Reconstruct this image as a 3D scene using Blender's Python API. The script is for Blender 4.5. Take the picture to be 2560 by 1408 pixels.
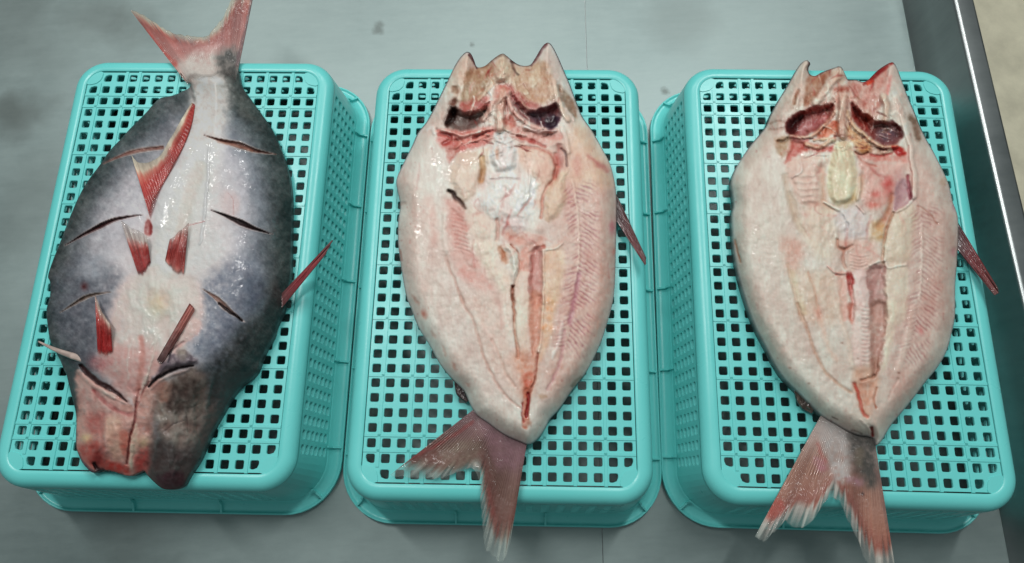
import bpy, math, random
import numpy as np
from mathutils import Matrix

for o in list(bpy.data.objects):
    bpy.data.objects.remove(o)
random.seed(4)
S = bpy.context.scene

# ------------------------------------------------------------------ camera
F_PX, PITCH, ROLL, CAM_Z = 1793.384, 0.291165, -0.0596023, 0.717561
PW, PH = 2560.0, 1408.0
cp, sp, cr, sr = math.cos(PITCH), math.sin(PITCH), math.cos(ROLL), math.sin(ROLL)
RC = np.array([[1, 0, 0], [0, cp, -sp], [0, sp, cp]]) @ np.array([[cr, -sr, 0], [sr, cr, 0], [0, 0, 1]])
cam = bpy.data.cameras.new('camera')
cam.sensor_width = 36.0
cam.lens = F_PX / PW * 36.0
cam.clip_start = 0.02
cam.clip_end = 50
cam_o = bpy.data.objects.new('camera', cam)
S.collection.objects.link(cam_o)
M = Matrix([list(RC[i]) + [0] for i in range(3)] + [[0, 0, 0, 1]])
M.translation = (0, 0, CAM_Z)
cam_o.matrix_world = M
S.camera = cam_o
S.render.resolution_x, S.render.resolution_y = 1024, 563

# ------------------------------------------------------------------ light (indoor work room)
W = bpy.data.worlds.new('World')
S.world = W
W.use_nodes = True
nt = W.node_tree
bg = nt.nodes['Background']
geo = nt.nodes.new('ShaderNodeTexCoord')
sep = nt.nodes.new('ShaderNodeSeparateXYZ')
rmp = nt.nodes.new('ShaderNodeValToRGB')
rmp.color_ramp.elements[0].position = 0.0
rmp.color_ramp.elements[0].color = (0.055, 0.064, 0.064, 1)
rmp.color_ramp.elements[1].position = 0.95
rmp.color_ramp.elements[1].color = (0.22, 0.25, 0.252, 1)
e = rmp.color_ramp.elements.new(0.45)
e.color = (0.16, 0.182, 0.182, 1)
nt.links.new(geo.outputs['Generated'], sep.inputs[0])
nt.links.new(sep.outputs['Z'], rmp.inputs[0])
nt.links.new(rmp.outputs[0], bg.inputs[0])
bg.inputs[1].default_value = 1.0


def area(name, loc, target, sx, sy, power, col):
    l = bpy.data.lights.new(name, 'AREA')
    l.shape = 'RECTANGLE'
    l.size, l.size_y, l.energy, l.color = sx, sy, power, col
    o = bpy.data.objects.new(name, l)
    S.collection.objects.link(o)
    o.location = loc
    from mathutils import Vector
    o.rotation_euler = (Vector(target) - Vector(loc)).to_track_quat('-Z', 'Y').to_euler()
    return o


area('ceiling_lamp', (0.72, 1.15, 2.1), (0.1, 0.35, 0), 0.12, 1.1, 19.5, (1.0, 0.985, 0.96))
area('ceiling_lamp', (-0.78, 1.0, 2.1), (-0.1, 0.35, 0), 0.12, 1.1, 19.5, (1.0, 0.985, 0.96))
area('ceiling_lamp', (0.0, 2.0, 2.1), (0.0, 0.35, 0), 1.3, 0.22, 12, (1.0, 0.985, 0.96))
S.view_settings.view_transform = 'Standard'
S.view_settings.look = 'None'
S.view_settings.exposure = 0.0
S.view_settings.gamma = 1.0

H = 0.088              # height of the upturned baskets


# ------------------------------------------------------------------ pixel <-> place
def ray_xy(px, py, z):
    px, py, z = np.asarray(px, float), np.asarray(py, float), np.asarray(z, float)
    d = np.stack([(px - PW / 2) / F_PX, -(py - PH / 2) / F_PX, -np.ones_like(px)], -1) @ RC.T
    t = (z - CAM_Z) / d[..., 2]
    return np.stack([t * d[..., 0], t * d[..., 1], z + 0 * t], -1)


# ------------------------------------------------------------------ small helpers
def link(o, parent=None):
    S.collection.objects.link(o)
    if parent is not None:
        o.parent = parent
    return o


def empty(name, loc=(0, 0, 0), rz=0.0):
    o = bpy.data.objects.new(name, None)
    o.empty_display_size = 0.05
    o.location = loc
    o.rotation_euler = (0, 0, rz)
    return link(o)


def tag(o, label=None, cat=None, group=None, kind=None):
    for k, v in (('label', label), ('category', cat), ('group', group), ('kind', kind)):
        if v:
            o[k] = v
    return o


def mesh_obj(name, V, Fs, mat, parent=None, smooth=True, col=None):
    me = bpy.data.meshes.new(name)
    me.from_pydata([tuple(v) for v in np.asarray(V, float).tolist()], [], Fs)
    me.update()
    if col is not None:
        a = me.color_attributes.new('Col', 'FLOAT_COLOR', 'POINT')
        a.data.foreach_set('color', np.asarray(col, np.float32).ravel())
    if smooth:
        me.polygons.foreach_set('use_smooth', [True] * len(me.polygons))
    me.materials.append(mat)
    return link(bpy.data.objects.new(name, me), parent)


def lin(c):
    c = np.asarray(c, float)
    return np.where(c <= 0.04045, c / 12.92, ((np.maximum(c, 0) + 0.055) / 1.055) ** 2.4)


def hash2(ix, iy, s):
    n = (ix.astype(np.int64) * 374761393 + iy.astype(np.int64) * 668265263 + s * 974634777) & 0x7fffffff
    n = ((n ^ (n >> 13)) * 1274126177) & 0x7fffffff
    return ((n ^ (n >> 16)) & 0xffff) / 65535.0


def vnoise(x, y, s=0):
    ix, iy = np.floor(x), np.floor(y)
    fx, fy = x - ix, y - iy
    fx, fy = fx * fx * (3 - 2 * fx), fy * fy * (3 - 2 * fy)
    a, b = hash2(ix, iy, s), hash2(ix + 1, iy, s)
    c, d = hash2(ix, iy + 1, s), hash2(ix + 1, iy + 1, s)
    return (a * (1 - fx) + b * fx) * (1 - fy) + (c * (1 - fx) + d * fx) * fy


def fbm(x, y, s=0, o=3):
    r, a, t = 0, 1.0, 0
    for i in range(o):
        r = r + a * vnoise(x * 2 ** i, y * 2 ** i, s + i * 17)
        t += a
        a *= 0.5
    return r / t - 0.5


def smooth(pts, n=4, closed=False):
    P = np.asarray(pts, float)
    m = len(P)
    out = []
    for i in range(m if closed else m - 1):
        if closed:
            p0, p1, p2, p3 = P[i - 1], P[i], P[(i + 1) % m], P[(i + 2) % m]
        else:
            p0, p1, p2, p3 = P[max(i - 1, 0)], P[i], P[i + 1], P[min(i + 2, m - 1)]
        for k in range(n):
            t = k / n
            out.append(0.5 * ((2 * p1) + (-p0 + p2) * t + (2 * p0 - 5 * p1 + 4 * p2 - p3) * t * t + (-p0 + 3 * p1 - 3 * p2 + p3) * t ** 3))
    if not closed:
        out.append(P[-1])
    return np.array(out)


def resample(pts, n):
    P = smooth(pts, 8)
    L = np.concatenate([[0], np.cumsum(np.hypot(*(P[1:] - P[:-1]).T))])
    t = np.linspace(0, L[-1], n)
    return np.stack([np.interp(t, L, P[:, 0]), np.interp(t, L, P[:, 1])], 1)


def pdist(x, y, P, closed=False):
    """distance, fraction along, signed side, length along, nearest point"""
    P = np.asarray(P, float)
    Q = np.roll(P, -1, 0) if closed else P[1:]
    A = P if closed else P[:-1]
    L = np.hypot(*(Q - A).T)
    cum = np.concatenate([[0], np.cumsum(L)])
    best = np.full(x.shape, 1e18)
    al, sd = np.zeros(x.shape), np.zeros(x.shape)
    nx, ny = np.zeros(x.shape), np.zeros(x.shape)
    for i in range(len(A)):
        if L[i] < 1e-9:
            continue
        dx, dy = (Q[i] - A[i]) / L[i]
        rx, ry = x - A[i][0], y - A[i][1]
        t = np.clip(rx * dx + ry * dy, 0, L[i])
        ex, ey = rx - t * dx, ry - t * dy
        d = ex * ex + ey * ey
        m = d < best
        best = np.where(m, d, best)
        al = np.where(m, cum[i] + t, al)
        sd = np.where(m, np.sign(dx * ry - dy * rx), sd)
        nx = np.where(m, A[i][0] + t * dx, nx)
        ny = np.where(m, A[i][1] + t * dy, ny)
    return np.sqrt(best), al / max(cum[-1], 1e-9), sd, al, nx, ny


def inside(x, y, P):
    r = np.zeros(x.shape, bool)
    P = np.asarray(P, float)
    for (x0, y0), (x1, y1) in zip(P, np.roll(P, -1, 0)):
        c = ((y0 > y) != (y1 > y)) & (x < (x1 - x0) * (y - y0) / (y1 - y0 + 1e-12) + x0)
        r ^= c
    return r


def sstep(a, b, x):
    t = np.clip((x - a) / (b - a + 1e-12), 0, 1)
    return t * t * (3 - 2 * t)


class Paint:
    """surface colours (sRGB) and relief (mm), laid out in tile coordinates"""
    def __init__(s, x, y, base):
        s.x, s.y = x, y
        s.c = np.tile(np.array(base, float) / 255, (len(x), 1))
        s.h = np.zeros(len(x))
        s.w = np.full(len(x), 0.13)
        s.o = (0, 0, 1)

    def t(s, ox, oy, k=0.25):
        s.o = (ox, oy, k)

    def m(s, pts):
        return [(s.o[0] + p[0] * s.o[2], s.o[1] + p[1] * s.o[2]) for p in pts]

    def put(s, idx, w, col, a, dz, wh=None):
        w = np.clip(w, 0, 1)
        if col is not None:
            k = np.clip(w * a * (1 + 0.55 * fbm(s.x[idx] / 9, s.y[idx] / 9, int(abs(dz) * 10) + 3) * 2), 0, 1)[:, None]
            s.c[idx] = s.c[idx] * (1 - k) + np.array(col, float) / 255 * k
        if dz:
            s.h[idx] += (w if wh is None else wh) * dz * 0.85

    def box(s, P, m):
        P = np.asarray(P)
        lo, hi = P.min(0) - m, P.max(0) + m
        return np.nonzero((s.x > lo[0]) & (s.x < hi[0]) & (s.y > lo[1]) & (s.y < hi[1]))[0]

    def line(s, pts, w, col, a=1, f=3, dz=0, taper=(1, 1), wob=2.6):
        P = smooth(s.m(pts), 4)
        i = s.box(P, w + f + 5)
        if not len(i):
            return
        x, y = s.x[i], s.y[i]
        if wob:
            x = x + wob * fbm(x / 14, y / 14, 3) * 2
            y = y + wob * fbm(x / 14, y / 14, 8) * 2
        d, u, *_ = pdist(x, y, P)
        ww = w / 2 * (taper[0] + (1 - taper[0]) * np.sin(np.pi * np.clip(u * 0.5 / 0.5, 0, 1)) if taper == 'lens' else
                      np.interp(u, [0, 0.5, 1], [taper[0], 1, taper[1]]))
        s.put(i, 1 - sstep(ww - f / 2, ww + f / 2, d), col, a, dz)

    def poly(s, pts, col, a=1, f=6, dz=0, wob=5.5, sm=True):
        P = smooth(s.m(pts), 4, True) if sm else np.array(s.m(pts))
        i = s.box(P, f * 1.5 + 9)
        if not len(i):
            return
        x, y = s.x[i], s.y[i]
        x, y = x + wob * fbm(x / 13, y / 13, 5, 4) * 2, y + wob * fbm(x / 13, y / 13, 9, 4) * 2
        d = pdist(x, y, P, True)[0]
        d = np.where(inside(x, y, P), -d, d)
        f = f * 1.25
        s.put(i, 1 - sstep(-f * 0.5, f * 0.5, d), col, a, dz, 1 - sstep(-max(14, 1.3 * f), 2, d))

    def blob(s, x, y, rx, ry, col, a=1, dz=0, ang=0, p=1.0):
        (cx, cy), = s.m([(x, y)])
        R = max(rx, ry) * s.o[2] * 1.9
        i = s.box([(cx, cy)], R)
        if not len(i):
            return
        dx, dy = s.x[i] - cx, s.y[i] - cy
        c_, s_ = math.cos(math.radians(ang)), math.sin(math.radians(ang))
        u = (dx * c_ + dy * s_) / (rx * s.o[2])
        v = (-dx * s_ + dy * c_) / (ry * s.o[2])
        s.put(i, np.exp(-((u * u + v * v) ** p)), col, a, dz)

    def wet(s, pts, w, a=1.0):
        P = smooth(s.m(pts), 4) if len(pts) > 1 else np.array(s.m(pts) * 2) + np.array([[0, 0], [0.01, 0.01]])
        d = pdist(s.x, s.y, P)[0]
        s.w = np.maximum(s.w, a * (1 - sstep(w * 0.3, w, d)))

    def herring(s, pts, wl, wr, pitch, k, col, a, dz, jit=0.25, ends=0.06):
        P = smooth(s.m(pts), 4)
        i = s.box(P, max(wl, wr) + 4)
        d, u, sd, al, *_ = pdist(s.x[i], s.y[i], P)
        ww = np.where(sd < 0, wr, wl)
        env = (1 - sstep(0.45, 1.0, d / ww)) * sstep(0.0, ends, u) * (1 - sstep(1 - ends, 1, u))
        ph = (al - d * k * (1 + 0.5 * fbm(al / 60, d / 40 + sd * 9, 14))) / pitch + jit * fbm(al / 24, d / 20 + sd * 7, 4) * 4 + np.where(sd < 0, 0.4, 0)
        st = 0.5 + 0.5 * np.cos(2 * np.pi * ph)
        w = env * st ** 1.5 * np.clip(1.7 * vnoise(al / 13, d / 22 + sd * 5, 6) - 0.1 + 0.5 * fbm(s.x[i] / 5, s.y[i] / 5, 15), 0, 1.2)
        s.put(i, w, col, a, dz)

    def mottle(s, sc, amp, seed=0, col=(1, 1, 1), ax=1.0, ay=1.0, mask=None, o=3):
        n = fbm(s.x / sc * ax, s.y / sc * ay, seed, o) * 2 * amp
        if mask is not None:
            n = n * mask
        s.c += n[:, None] * np.array(col)

    def folds(s, mask, sc, ah, ac, seed=0, ax=1.0, ay=1.0):
        n = 1 - np.abs(fbm(s.x / sc * ax + 0.6 * fbm(s.x / sc, s.y / sc, seed + 3), s.y / sc * ay, seed, 3)) * 5.5
        n = np.clip(n, -0.6, 1)
        s.h += ah * n * mask
        s.c += (ac * (n - 0.35) * mask)[:, None] * np.array([0.62, 1.0, 1.0])

    def rough(s, sc, amp, seed=0, ax=1.0, ay=1.0, o=3):
        s.h += fbm(s.x / sc * ax, s.y / sc * ay, seed, o) * 2 * amp


# ------------------------------------------------------------------ materials
def nodes(name):
    m = bpy.data.materials.new(name)
    m.use_nodes = True
    b = m.node_tree.nodes['Principled BSDF']
    return m, m.node_tree, b


def add(t, typ, **kw):
    n = t.nodes.new(typ)
    for k, v in kw.items():
        if k in n.inputs:
            n.inputs[k].default_value = v
        else:
            setattr(n, k, v)
    return n


def bump(t, b, h, strength, dist, prev=None):
    n = add(t, 'ShaderNodeBump')
    n.inputs['Strength'].default_value = strength
    n.inputs['Distance'].default_value = dist
    t.links.new(h, n.inputs['Height'])
    if prev is not None:
        t.links.new(prev.outputs[0], n.inputs['Normal'])
    t.links.new(n.outputs[0], b.inputs['Normal'])
    return n


def wet_mat(name, rough, coat, sss, bscale, bstr, alpha=False, coat_r=0.1):
    m, t, b = nodes(name)
    at = add(t, 'ShaderNodeAttribute', attribute_name='Col')
    tc = add(t, 'ShaderNodeTexCoord')
    n = add(t, 'ShaderNodeTexNoise', Scale=bscale, Detail=3.0, Roughness=0.6)
    n2 = add(t, 'ShaderNodeTexNoise', Scale=bscale * 0.22, Detail=2.0)
    t.links.new(tc.outputs['Object'], n.inputs['Vector'])
    t.links.new(tc.outputs['Object'], n2.inputs['Vector'])
    t.links.new(at.outputs['Color'], b.inputs['Base Color'])
    rr = add(t, 'ShaderNodeMapRange')
    rr.inputs[3].default_value = rough - 0.1
    rr.inputs[4].default_value = rough + 0.14
    t.links.new(n2.outputs[0], rr.inputs[0])
    t.links.new(rr.outputs[0], b.inputs['Roughness'])
    b.inputs['Coat Weight'].default_value = coat
    b.inputs['Coat Roughness'].default_value = coat_r
    b.inputs['Specular IOR Level'].default_value = 0.4
    if sss:
        b.inputs['Subsurface Weight'].default_value = sss
        b.inputs['Subsurface Radius'].default_value = (1.0, 0.45, 0.35)
        b.inputs['Subsurface Scale'].default_value = 0.004
    n3 = add(t, 'ShaderNodeTexNoise', Scale=bscale * 0.42, Detail=1.5, Roughness=0.5)
    t.links.new(tc.outputs['Object'], n3.inputs['Vector'])
    q = bump(t, b, n3.outputs[0], 1.0, 0.0011 if alpha else 0.0017)
    t.links.new(q.outputs[0], b.inputs['Coat Normal'])
    p = bump(t, b, n2.outputs[0], bstr * 0.6, 0.0015)
    p2 = bump(t, b, n.outputs[0], bstr, 0.0006, p)
    n4 = add(t, 'ShaderNodeTexNoise', Scale=30.0, Detail=3.0)
    t.links.new(tc.outputs['Object'], n4.inputs['Vector'])
    cw = add(t, 'ShaderNodeMapRange')
    cw.inputs[1].default_value, cw.inputs[2].default_value = 0.42, 0.62
    cw.inputs[3].default_value, cw.inputs[4].default_value = coat * 0.35, coat
    t.links.new(n4.outputs[0], cw.inputs[0])
    if alpha:
        t.links.new(cw.outputs[0], b.inputs['Coat Weight'])
    else:
        cm = add(t, 'ShaderNodeMath', operation='MULTIPLY')
        t.links.new(cw.outputs[0], cm.inputs[0])
        t.links.new(at.outputs['Alpha'], cm.inputs[1])
        t.links.new(cm.outputs[0], b.inputs['Coat Weight'])
    if alpha:
        t.links.new(at.outputs['Alpha'], b.inputs['Alpha'])
    return m


M_SKIN = wet_mat('wet_skin', 0.46, 1.0, 0.0, 340, 0.5, coat_r=0.04)
M_FLESH = wet_mat('wet_flesh', 0.46, 1.0, 0.08, 380, 0.35, coat_r=0.05)
M_FIN = wet_mat('wet_fin', 0.4, 0.6, 0.0, 330, 0.8, alpha=True, coat_r=0.05)


def plastic():
    m, t, b = nodes('turquoise_plastic')
    tc = add(t, 'ShaderNodeTexCoord')
    n = add(t, 'ShaderNodeTexNoise', Scale=9.0, Detail=4.0)
    t.links.new(tc.outputs['Object'], n.inputs['Vector'])
    r = add(t, 'ShaderNodeValToRGB')
    r.color_ramp.elements[0].position, r.color_ramp.elements[0].color = 0.3, (0.125, 0.60, 0.58, 1)
    r.color_ramp.elements[1].position, r.color_ramp.elements[1].color = 0.75, (0.165, 0.67, 0.65, 1)
    t.links.new(n.outputs[0], r.inputs[0])
    t.links.new(r.outputs[0], b.inputs['Base Color'])
    n2 = add(t, 'ShaderNodeTexNoise', Scale=420.0, Detail=2.0)
    t.links.new(tc.outputs['Object'], n2.inputs['Vector'])
    n3 = add(t, 'ShaderNodeTexNoise', Scale=40.0, Detail=3.0)
    t.links.new(tc.outputs['Object'], n3.inputs['Vector'])
    mr = add(t, 'ShaderNodeMapRange')
    mr.inputs[3].default_value, mr.inputs[4].default_value = 0.2, 0.42
    t.links.new(n3.outputs[0], mr.inputs[0])
    t.links.new(mr.outputs[0], b.inputs['Roughness'])
    b.inputs['Subsurface Weight'].default_value = 0.0
    bump(t, b, n2.outputs[0], 0.12, 0.0004)
    return m


M_PLASTIC = plastic()


TO = (-0.2, 0.3, -0.85)


def steel(name, lo, hi, r0, r1, ang, metal=0.85, stains=()):
    m, t, b = nodes(name)
    tc = add(t, 'ShaderNodeTexCoord')
    mp = add(t, 'ShaderNodeMapping')
    mp.inputs['Rotation'].default_value = (0, 0, ang)
    mp.inputs['Scale'].default_value = (1.0, 4.0, 1.0)
    t.links.new(tc.outputs['Object'], mp.inputs[0])
    big = add(t, 'ShaderNodeTexNoise', Scale=4.0, Detail=7.0, Roughness=0.62)
    t.links.new(tc.outputs['Object'], big.inputs['Vector'])
    br = add(t, 'ShaderNodeTexNoise', Scale=26.0, Detail=5.0, Roughness=0.7)
    t.links.new(mp.outputs[0], br.inputs['Vector'])
    fine = add(t, 'ShaderNodeTexNoise', Scale=160.0, Detail=3.0)
    t.links.new(tc.outputs['Object'], fine.inputs['Vector'])
    mx = add(t, 'ShaderNodeMath', operation='MULTIPLY_ADD')
    mx.inputs[1].default_value = 0.22
    t.links.new(br.outputs[0], mx.inputs[0])
    m2 = add(t, 'ShaderNodeMath', operation='MULTIPLY')
    m2.inputs[1].default_value = 0.8
    t.links.new(big.outputs[0], m2.inputs[0])
    t.links.new(m2.outputs[0], mx.inputs[2])
    r = add(t, 'ShaderNodeValToRGB')
    r.color_ramp.elements[0].position, r.color_ramp.elements[0].color = 0.33, (*lo, 1)
    r.color_ramp.elements[1].position, r.color_ramp.elements[1].color = 0.68, (*hi, 1)
    t.links.new(mx.outputs[0], r.inputs[0])
    last = r.outputs[0]
    for (sx_, sy_, sr_, sc_, sa_) in stains:
        ds = add(t, 'ShaderNodeVectorMath', operation='DISTANCE')
        wn = add(t, 'ShaderNodeTexNoise', Scale=sc_, Detail=4.0)
        t.links.new(tc.outputs['Object'], wn.inputs['Vector'])
        ad = add(t, 'ShaderNodeVectorMath', operation='MULTIPLY_ADD')
        t.links.new(wn.outputs['Color'], ad.inputs[0])
        ad.inputs[1].default_value = (sr_ * 1.6,) * 3
        t.links.new(tc.outputs['Object'], ad.inputs[2])
        t.links.new(ad.outputs[0], ds.inputs[0])
        ds.inputs[1].default_value = (sx_ - TO[0] + sr_ * 0.8, sy_ - TO[1] + sr_ * 0.8, 0.85 + sr_ * 0.8)
        mr_ = add(t, 'ShaderNodeMapRange')
        mr_.inputs[1].default_value, mr_.inputs[2].default_value = sr_ * 0.35, sr_ * 1.1
        mr_.inputs[3].default_value, mr_.inputs[4].default_value = sa_, 0.0
        t.links.new(ds.outputs['Value'], mr_.inputs[0])
        mc = add(t, 'ShaderNodeMix', data_type='RGBA')
        t.links.new(mr_.outputs[0], mc.inputs[0])
        t.links.new(last, mc.inputs[6])
        mc.inputs[7].default_value = (0.075, 0.085, 0.078, 1)
        last = mc.outputs[2]
    t.links.new(last, b.inputs['Base Color'])
    mr = add(t, 'ShaderNodeMapRange')
    mr.inputs[1].default_value, mr.inputs[2].default_value = 0.3, 0.7
    mr.inputs[3].default_value, mr.inputs[4].default_value = r0, r1
    t.links.new(mx.outputs[0], mr.inputs[0])
    t.links.new(mr.outputs[0], b.inputs['Roughness'])
    b.inputs['Metallic'].default_value = metal
    p = bump(t, b, br.outputs[0], 0.10, 0.0005)
    bump(t, b, fine.outputs[0], 0.08, 0.0003, p)
    return m


STAINS = []
for (x_, y_, r_, sc_, a_) in ((945, 72, .010, 90, .55), (1662, 228, .006, 160, .6), (60, 290, .040, 25, .35), (20, 285, .03, 30, .4), (250, 40, .045, 20, .35), (330, 70, .04, 22, .3), (130, 430, .05, 14, .22), (330, 1345, .05, 18, .3), (60, 560, .05, 12, .2), (1700, 60, .05, 14, .2), (1180, 112, .004, 200, .5), (30, 40, .09, 10, .3)):  # stains, and last a wide spot that darkens the back left corner
    q_ = ray_xy(x_, y_, 0.0)
    STAINS.append((float(q_[0]), float(q_[1]), r_, sc_, a_))
M_STEEL = steel('worn_steel', (0.175, 0.226, 0.224), (0.295, 0.362, 0.356), 0.44, 0.58, 0.05, stains=STAINS)
M_EDGE = steel('steel_edge', (0.24, 0.265, 0.265), (0.38, 0.41, 0.41), 0.26, 0.4, 1.57, 0.95)


def flat(name, c, rough):
    m, t, b = nodes(name)
    tc = add(t, 'ShaderNodeTexCoord')
    n = add(t, 'ShaderNodeTexNoise', Scale=14.0, Detail=6.0, Roughness=0.65)
    t.links.new(tc.outputs['Object'], n.inputs['Vector'])
    r = add(t, 'ShaderNodeValToRGB')
    r.color_ramp.elements[0].position, r.color_ramp.elements[0].color = 0.3, tuple(0.82 * v for v in c) + (1,)
    r.color_ramp.elements[1].position, r.color_ramp.elements[1].color = 0.7, tuple(1.1 * v for v in c) + (1,)
    t.links.new(n.outputs[0], r.inputs[0])
    t.links.new(r.outputs[0], b.inputs['Base Color'])
    b.inputs['Roughness'].default_value = rough
    return m


M_FLOOR = flat('cream_floor', (0.80, 0.755, 0.57), 0.6)
M_DIRT = flat('brown_residue', (0.20, 0.17, 0.13), 0.5)


def water_mat():
    m, t, b = nodes('water')
    b.inputs['Base Color'].default_value = (0.9, 0.95, 0.95, 1)
    b.inputs['Roughness'].default_value = 0.03
    b.inputs['Transmission Weight'].default_value = 1.0
    b.inputs['IOR'].default_value = 1.33
    return m


M_WATER = water_mat()


# ------------------------------------------------------------------ setting: floor and table
def prism(name, outline, z0, z1, mat, parent, off=(0, 0, 0)):
    n = len(outline)
    V = [(x - off[0], y - off[1], z1 - off[2]) for x, y in outline] + [(x - off[0], y - off[1], z0 - off[2]) for x, y in outline]
    Fs = [list(range(n)), list(range(2 * n - 1, n - 1, -1))] + [[i, n + i, n + (i + 1) % n, (i + 1) % n] for i in range(n)]
    return mesh_obj(name, V, Fs, mat, parent, smooth=False)


fl = mesh_obj('floor', [(-6, -6, -0.85), (6, -6, -0.85), (6, 6, -0.85), (-6, 6, -0.85)], [[0, 1, 2, 3]], M_FLOOR, smooth=False)
tag(fl, kind='structure')

table = empty('steel_table', (-0.2, 0.3, -0.85))
tag(table, 'stainless steel worktable with a raised folded lip, carrying three turquoise baskets', 'table')
TO = (-0.2, 0.3, -0.85)


def along(p, q, y):
    return p[0] + (q[0] - p[0]) * (y - p[1]) / (q[1] - p[1])


L1 = ((0.4755, 0.5302), (0.4435, -0.0847))
L2 = ((0.48425, 0.4745), (0.4751, 0.2466))
L3 = ((0.50465, 0.4730), (0.4959, 0.2537))
SM = ((0.1056, 0.5562), (0.0695, -0.0576))
Y0, Y1, X0 = -0.45, 1.15, -1.15
g = 0.00035
prism('sheet', [(X0, Y0), (along(*SM, Y0) - g, Y0), (along(*SM, Y1) - g, Y1), (X0, Y1)], -0.002, 0.0, M_STEEL, table, TO)
prism('sheet', [(along(*SM, Y0) + g, Y0), (along(*L1, Y0), Y0), (along(*L1, Y1), Y1), (along(*SM, Y1) + g, Y1)], -0.002, 0.0, M_STEEL, table, TO)
prism('under_frame', [(X0 + .02, Y0 + .02), (along(*L1, Y0) - .02, Y0 + .02), (along(*L1, Y1) - .02, Y1 - .02), (X0 + .02, Y1 - .02)], -0.04, -0.0022, M_EDGE, table, TO)


def lip():
    prof = []          # along each of many y stations
    ys = np.linspace(Y0, Y1, 60)
    V, Fs = [], []
    for k, y in enumerate(ys):
        a, b, c = along(*L1, y), along(*L2, y), along(*L3, y)
        w = 0.0006 * math.sin(k * 1.7) * 0.6
        P = [(a - 0.0005, -0.0015), (a, 0.0012), (a + 0.0010, 0.0020), (a + (b - a) * 0.5, 0.035 + w), (b - 0.0016, 0.0672), (b - 0.0008, 0.0690), (b + 0.0008, 0.0701), (b + 0.003, 0.0700),
             (c - 0.003, 0.0694 + w), (c - 0.0006, 0.0686), (c, 0.0666), (c + 0.001, 0.02), (c + 0.001, -0.03), (c - 0.001, -0.03), (c - 0.002, 0.064), (b + 0.002, 0.066), (a + 0.003, -0.0015)]
        V += [(x - TO[0], y - TO[1], z - TO[2]) for x, z in P]
    n = len(P)
    for k in range(len(ys) - 1):
        for i in range(n):
            j = (i + 1) % n
            Fs.append([k * n + i, k * n + j, (k + 1) * n + j, (k + 1) * n + i])
    Fs.append(list(range(n)))
    Fs.append(list(range(len(V) - 1, len(V) - 1 - n, -1)))
    mesh_obj('raised_lip', V, Fs, M_EDGE, table)


lip()
for x in (X0 + 0.06, 0.36):
    for y in (Y0 + 0.06, Y1 - 0.06):
        a = [(x + 0.02 * math.cos(i * math.pi / 8), y + 0.02 * math.sin(i * math.pi / 8)) for i in range(16)]
        prism('leg', a, -0.85, -0.04, M_EDGE, table, TO)

# ------------------------------------------------------------------ baskets
PT = 0.013
NX, NY = 18, 30
HX, HY = (NX - 1) / 2 * PT, (NY - 1) / 2 * PT
AX, AY = HX + PT / 2 + 0.0006, HY + PT / 2 + 0.0012
R0 = 0.016


def cell(V, Fs, cx, cy, w, h, hw, hh, fmap, thick, r, big=None):
    """one cell with a rounded hole; big = index of a corner rounded strongly"""
    cor = [(1, 1), (-1, 1), (-1, -1), (1, -1)]
    hole, outer = [], []
    for q, (sx, sy) in enumerate(cor):
        rr = r if big != q else min(hw, hh) * 1.15
        c = (cx + sx * (hw - rr), cy + sy * (hh - rr))
        a0 = math.atan2(sy, sx) - math.pi / 4
        for k in range(3):
            a = a0 + k * math.pi / 4
            hole.append((c[0] + rr * math.cos(a), c[1] + rr * math.sin(a)))
        e1 = (cx + sx * w / 2, cy + sy * (hh - r))
        e2 = (cx + sx * (hw - r), cy + sy * h / 2)
        k = (cx + sx * w / 2, cy + sy * h / 2)
        outer += [e1, k, e2] if sx * sy > 0 else [e2, k, e1]
    n = 12
    b = len(V)
    ch = 0.0004
    # slightly eased hole edge
    ease = [(cx + (x - cx) * (1 + ch / hw), cy + (y - cy) * (1 + ch / hh)) for x, y in hole]
    for pts, d in ((outer, 0), (ease, 0), (hole, ch), (hole, thick), (outer, thick)):
        V += [fmap(x, y, d) for x, y in pts]
    for i in range(n):
        j = (i + 1) % n
        for L in range(4):
            Fs.append([b + L * n + i, b + L * n + j, b + (L + 1) * n + j, b + (L + 1) * n + i])


def rr_path(off, n=10):
    """rounded rectangle, outward offset off; straight sides are left as single spans"""
    r = R0 + off
    pts = []
    for q, (sx, sy) in enumerate([(1, 1), (-1, 1), (-1, -1), (1, -1)]):
        c = (sx * (AX - R0), sy * (AY - R0))
        for k in range(n + 1):
            a = q * math.pi / 2 + k * math.pi / 2 / n
            pts.append((c[0] + r * math.cos(a), c[1] + r * math.sin(a)))
    return pts


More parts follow.
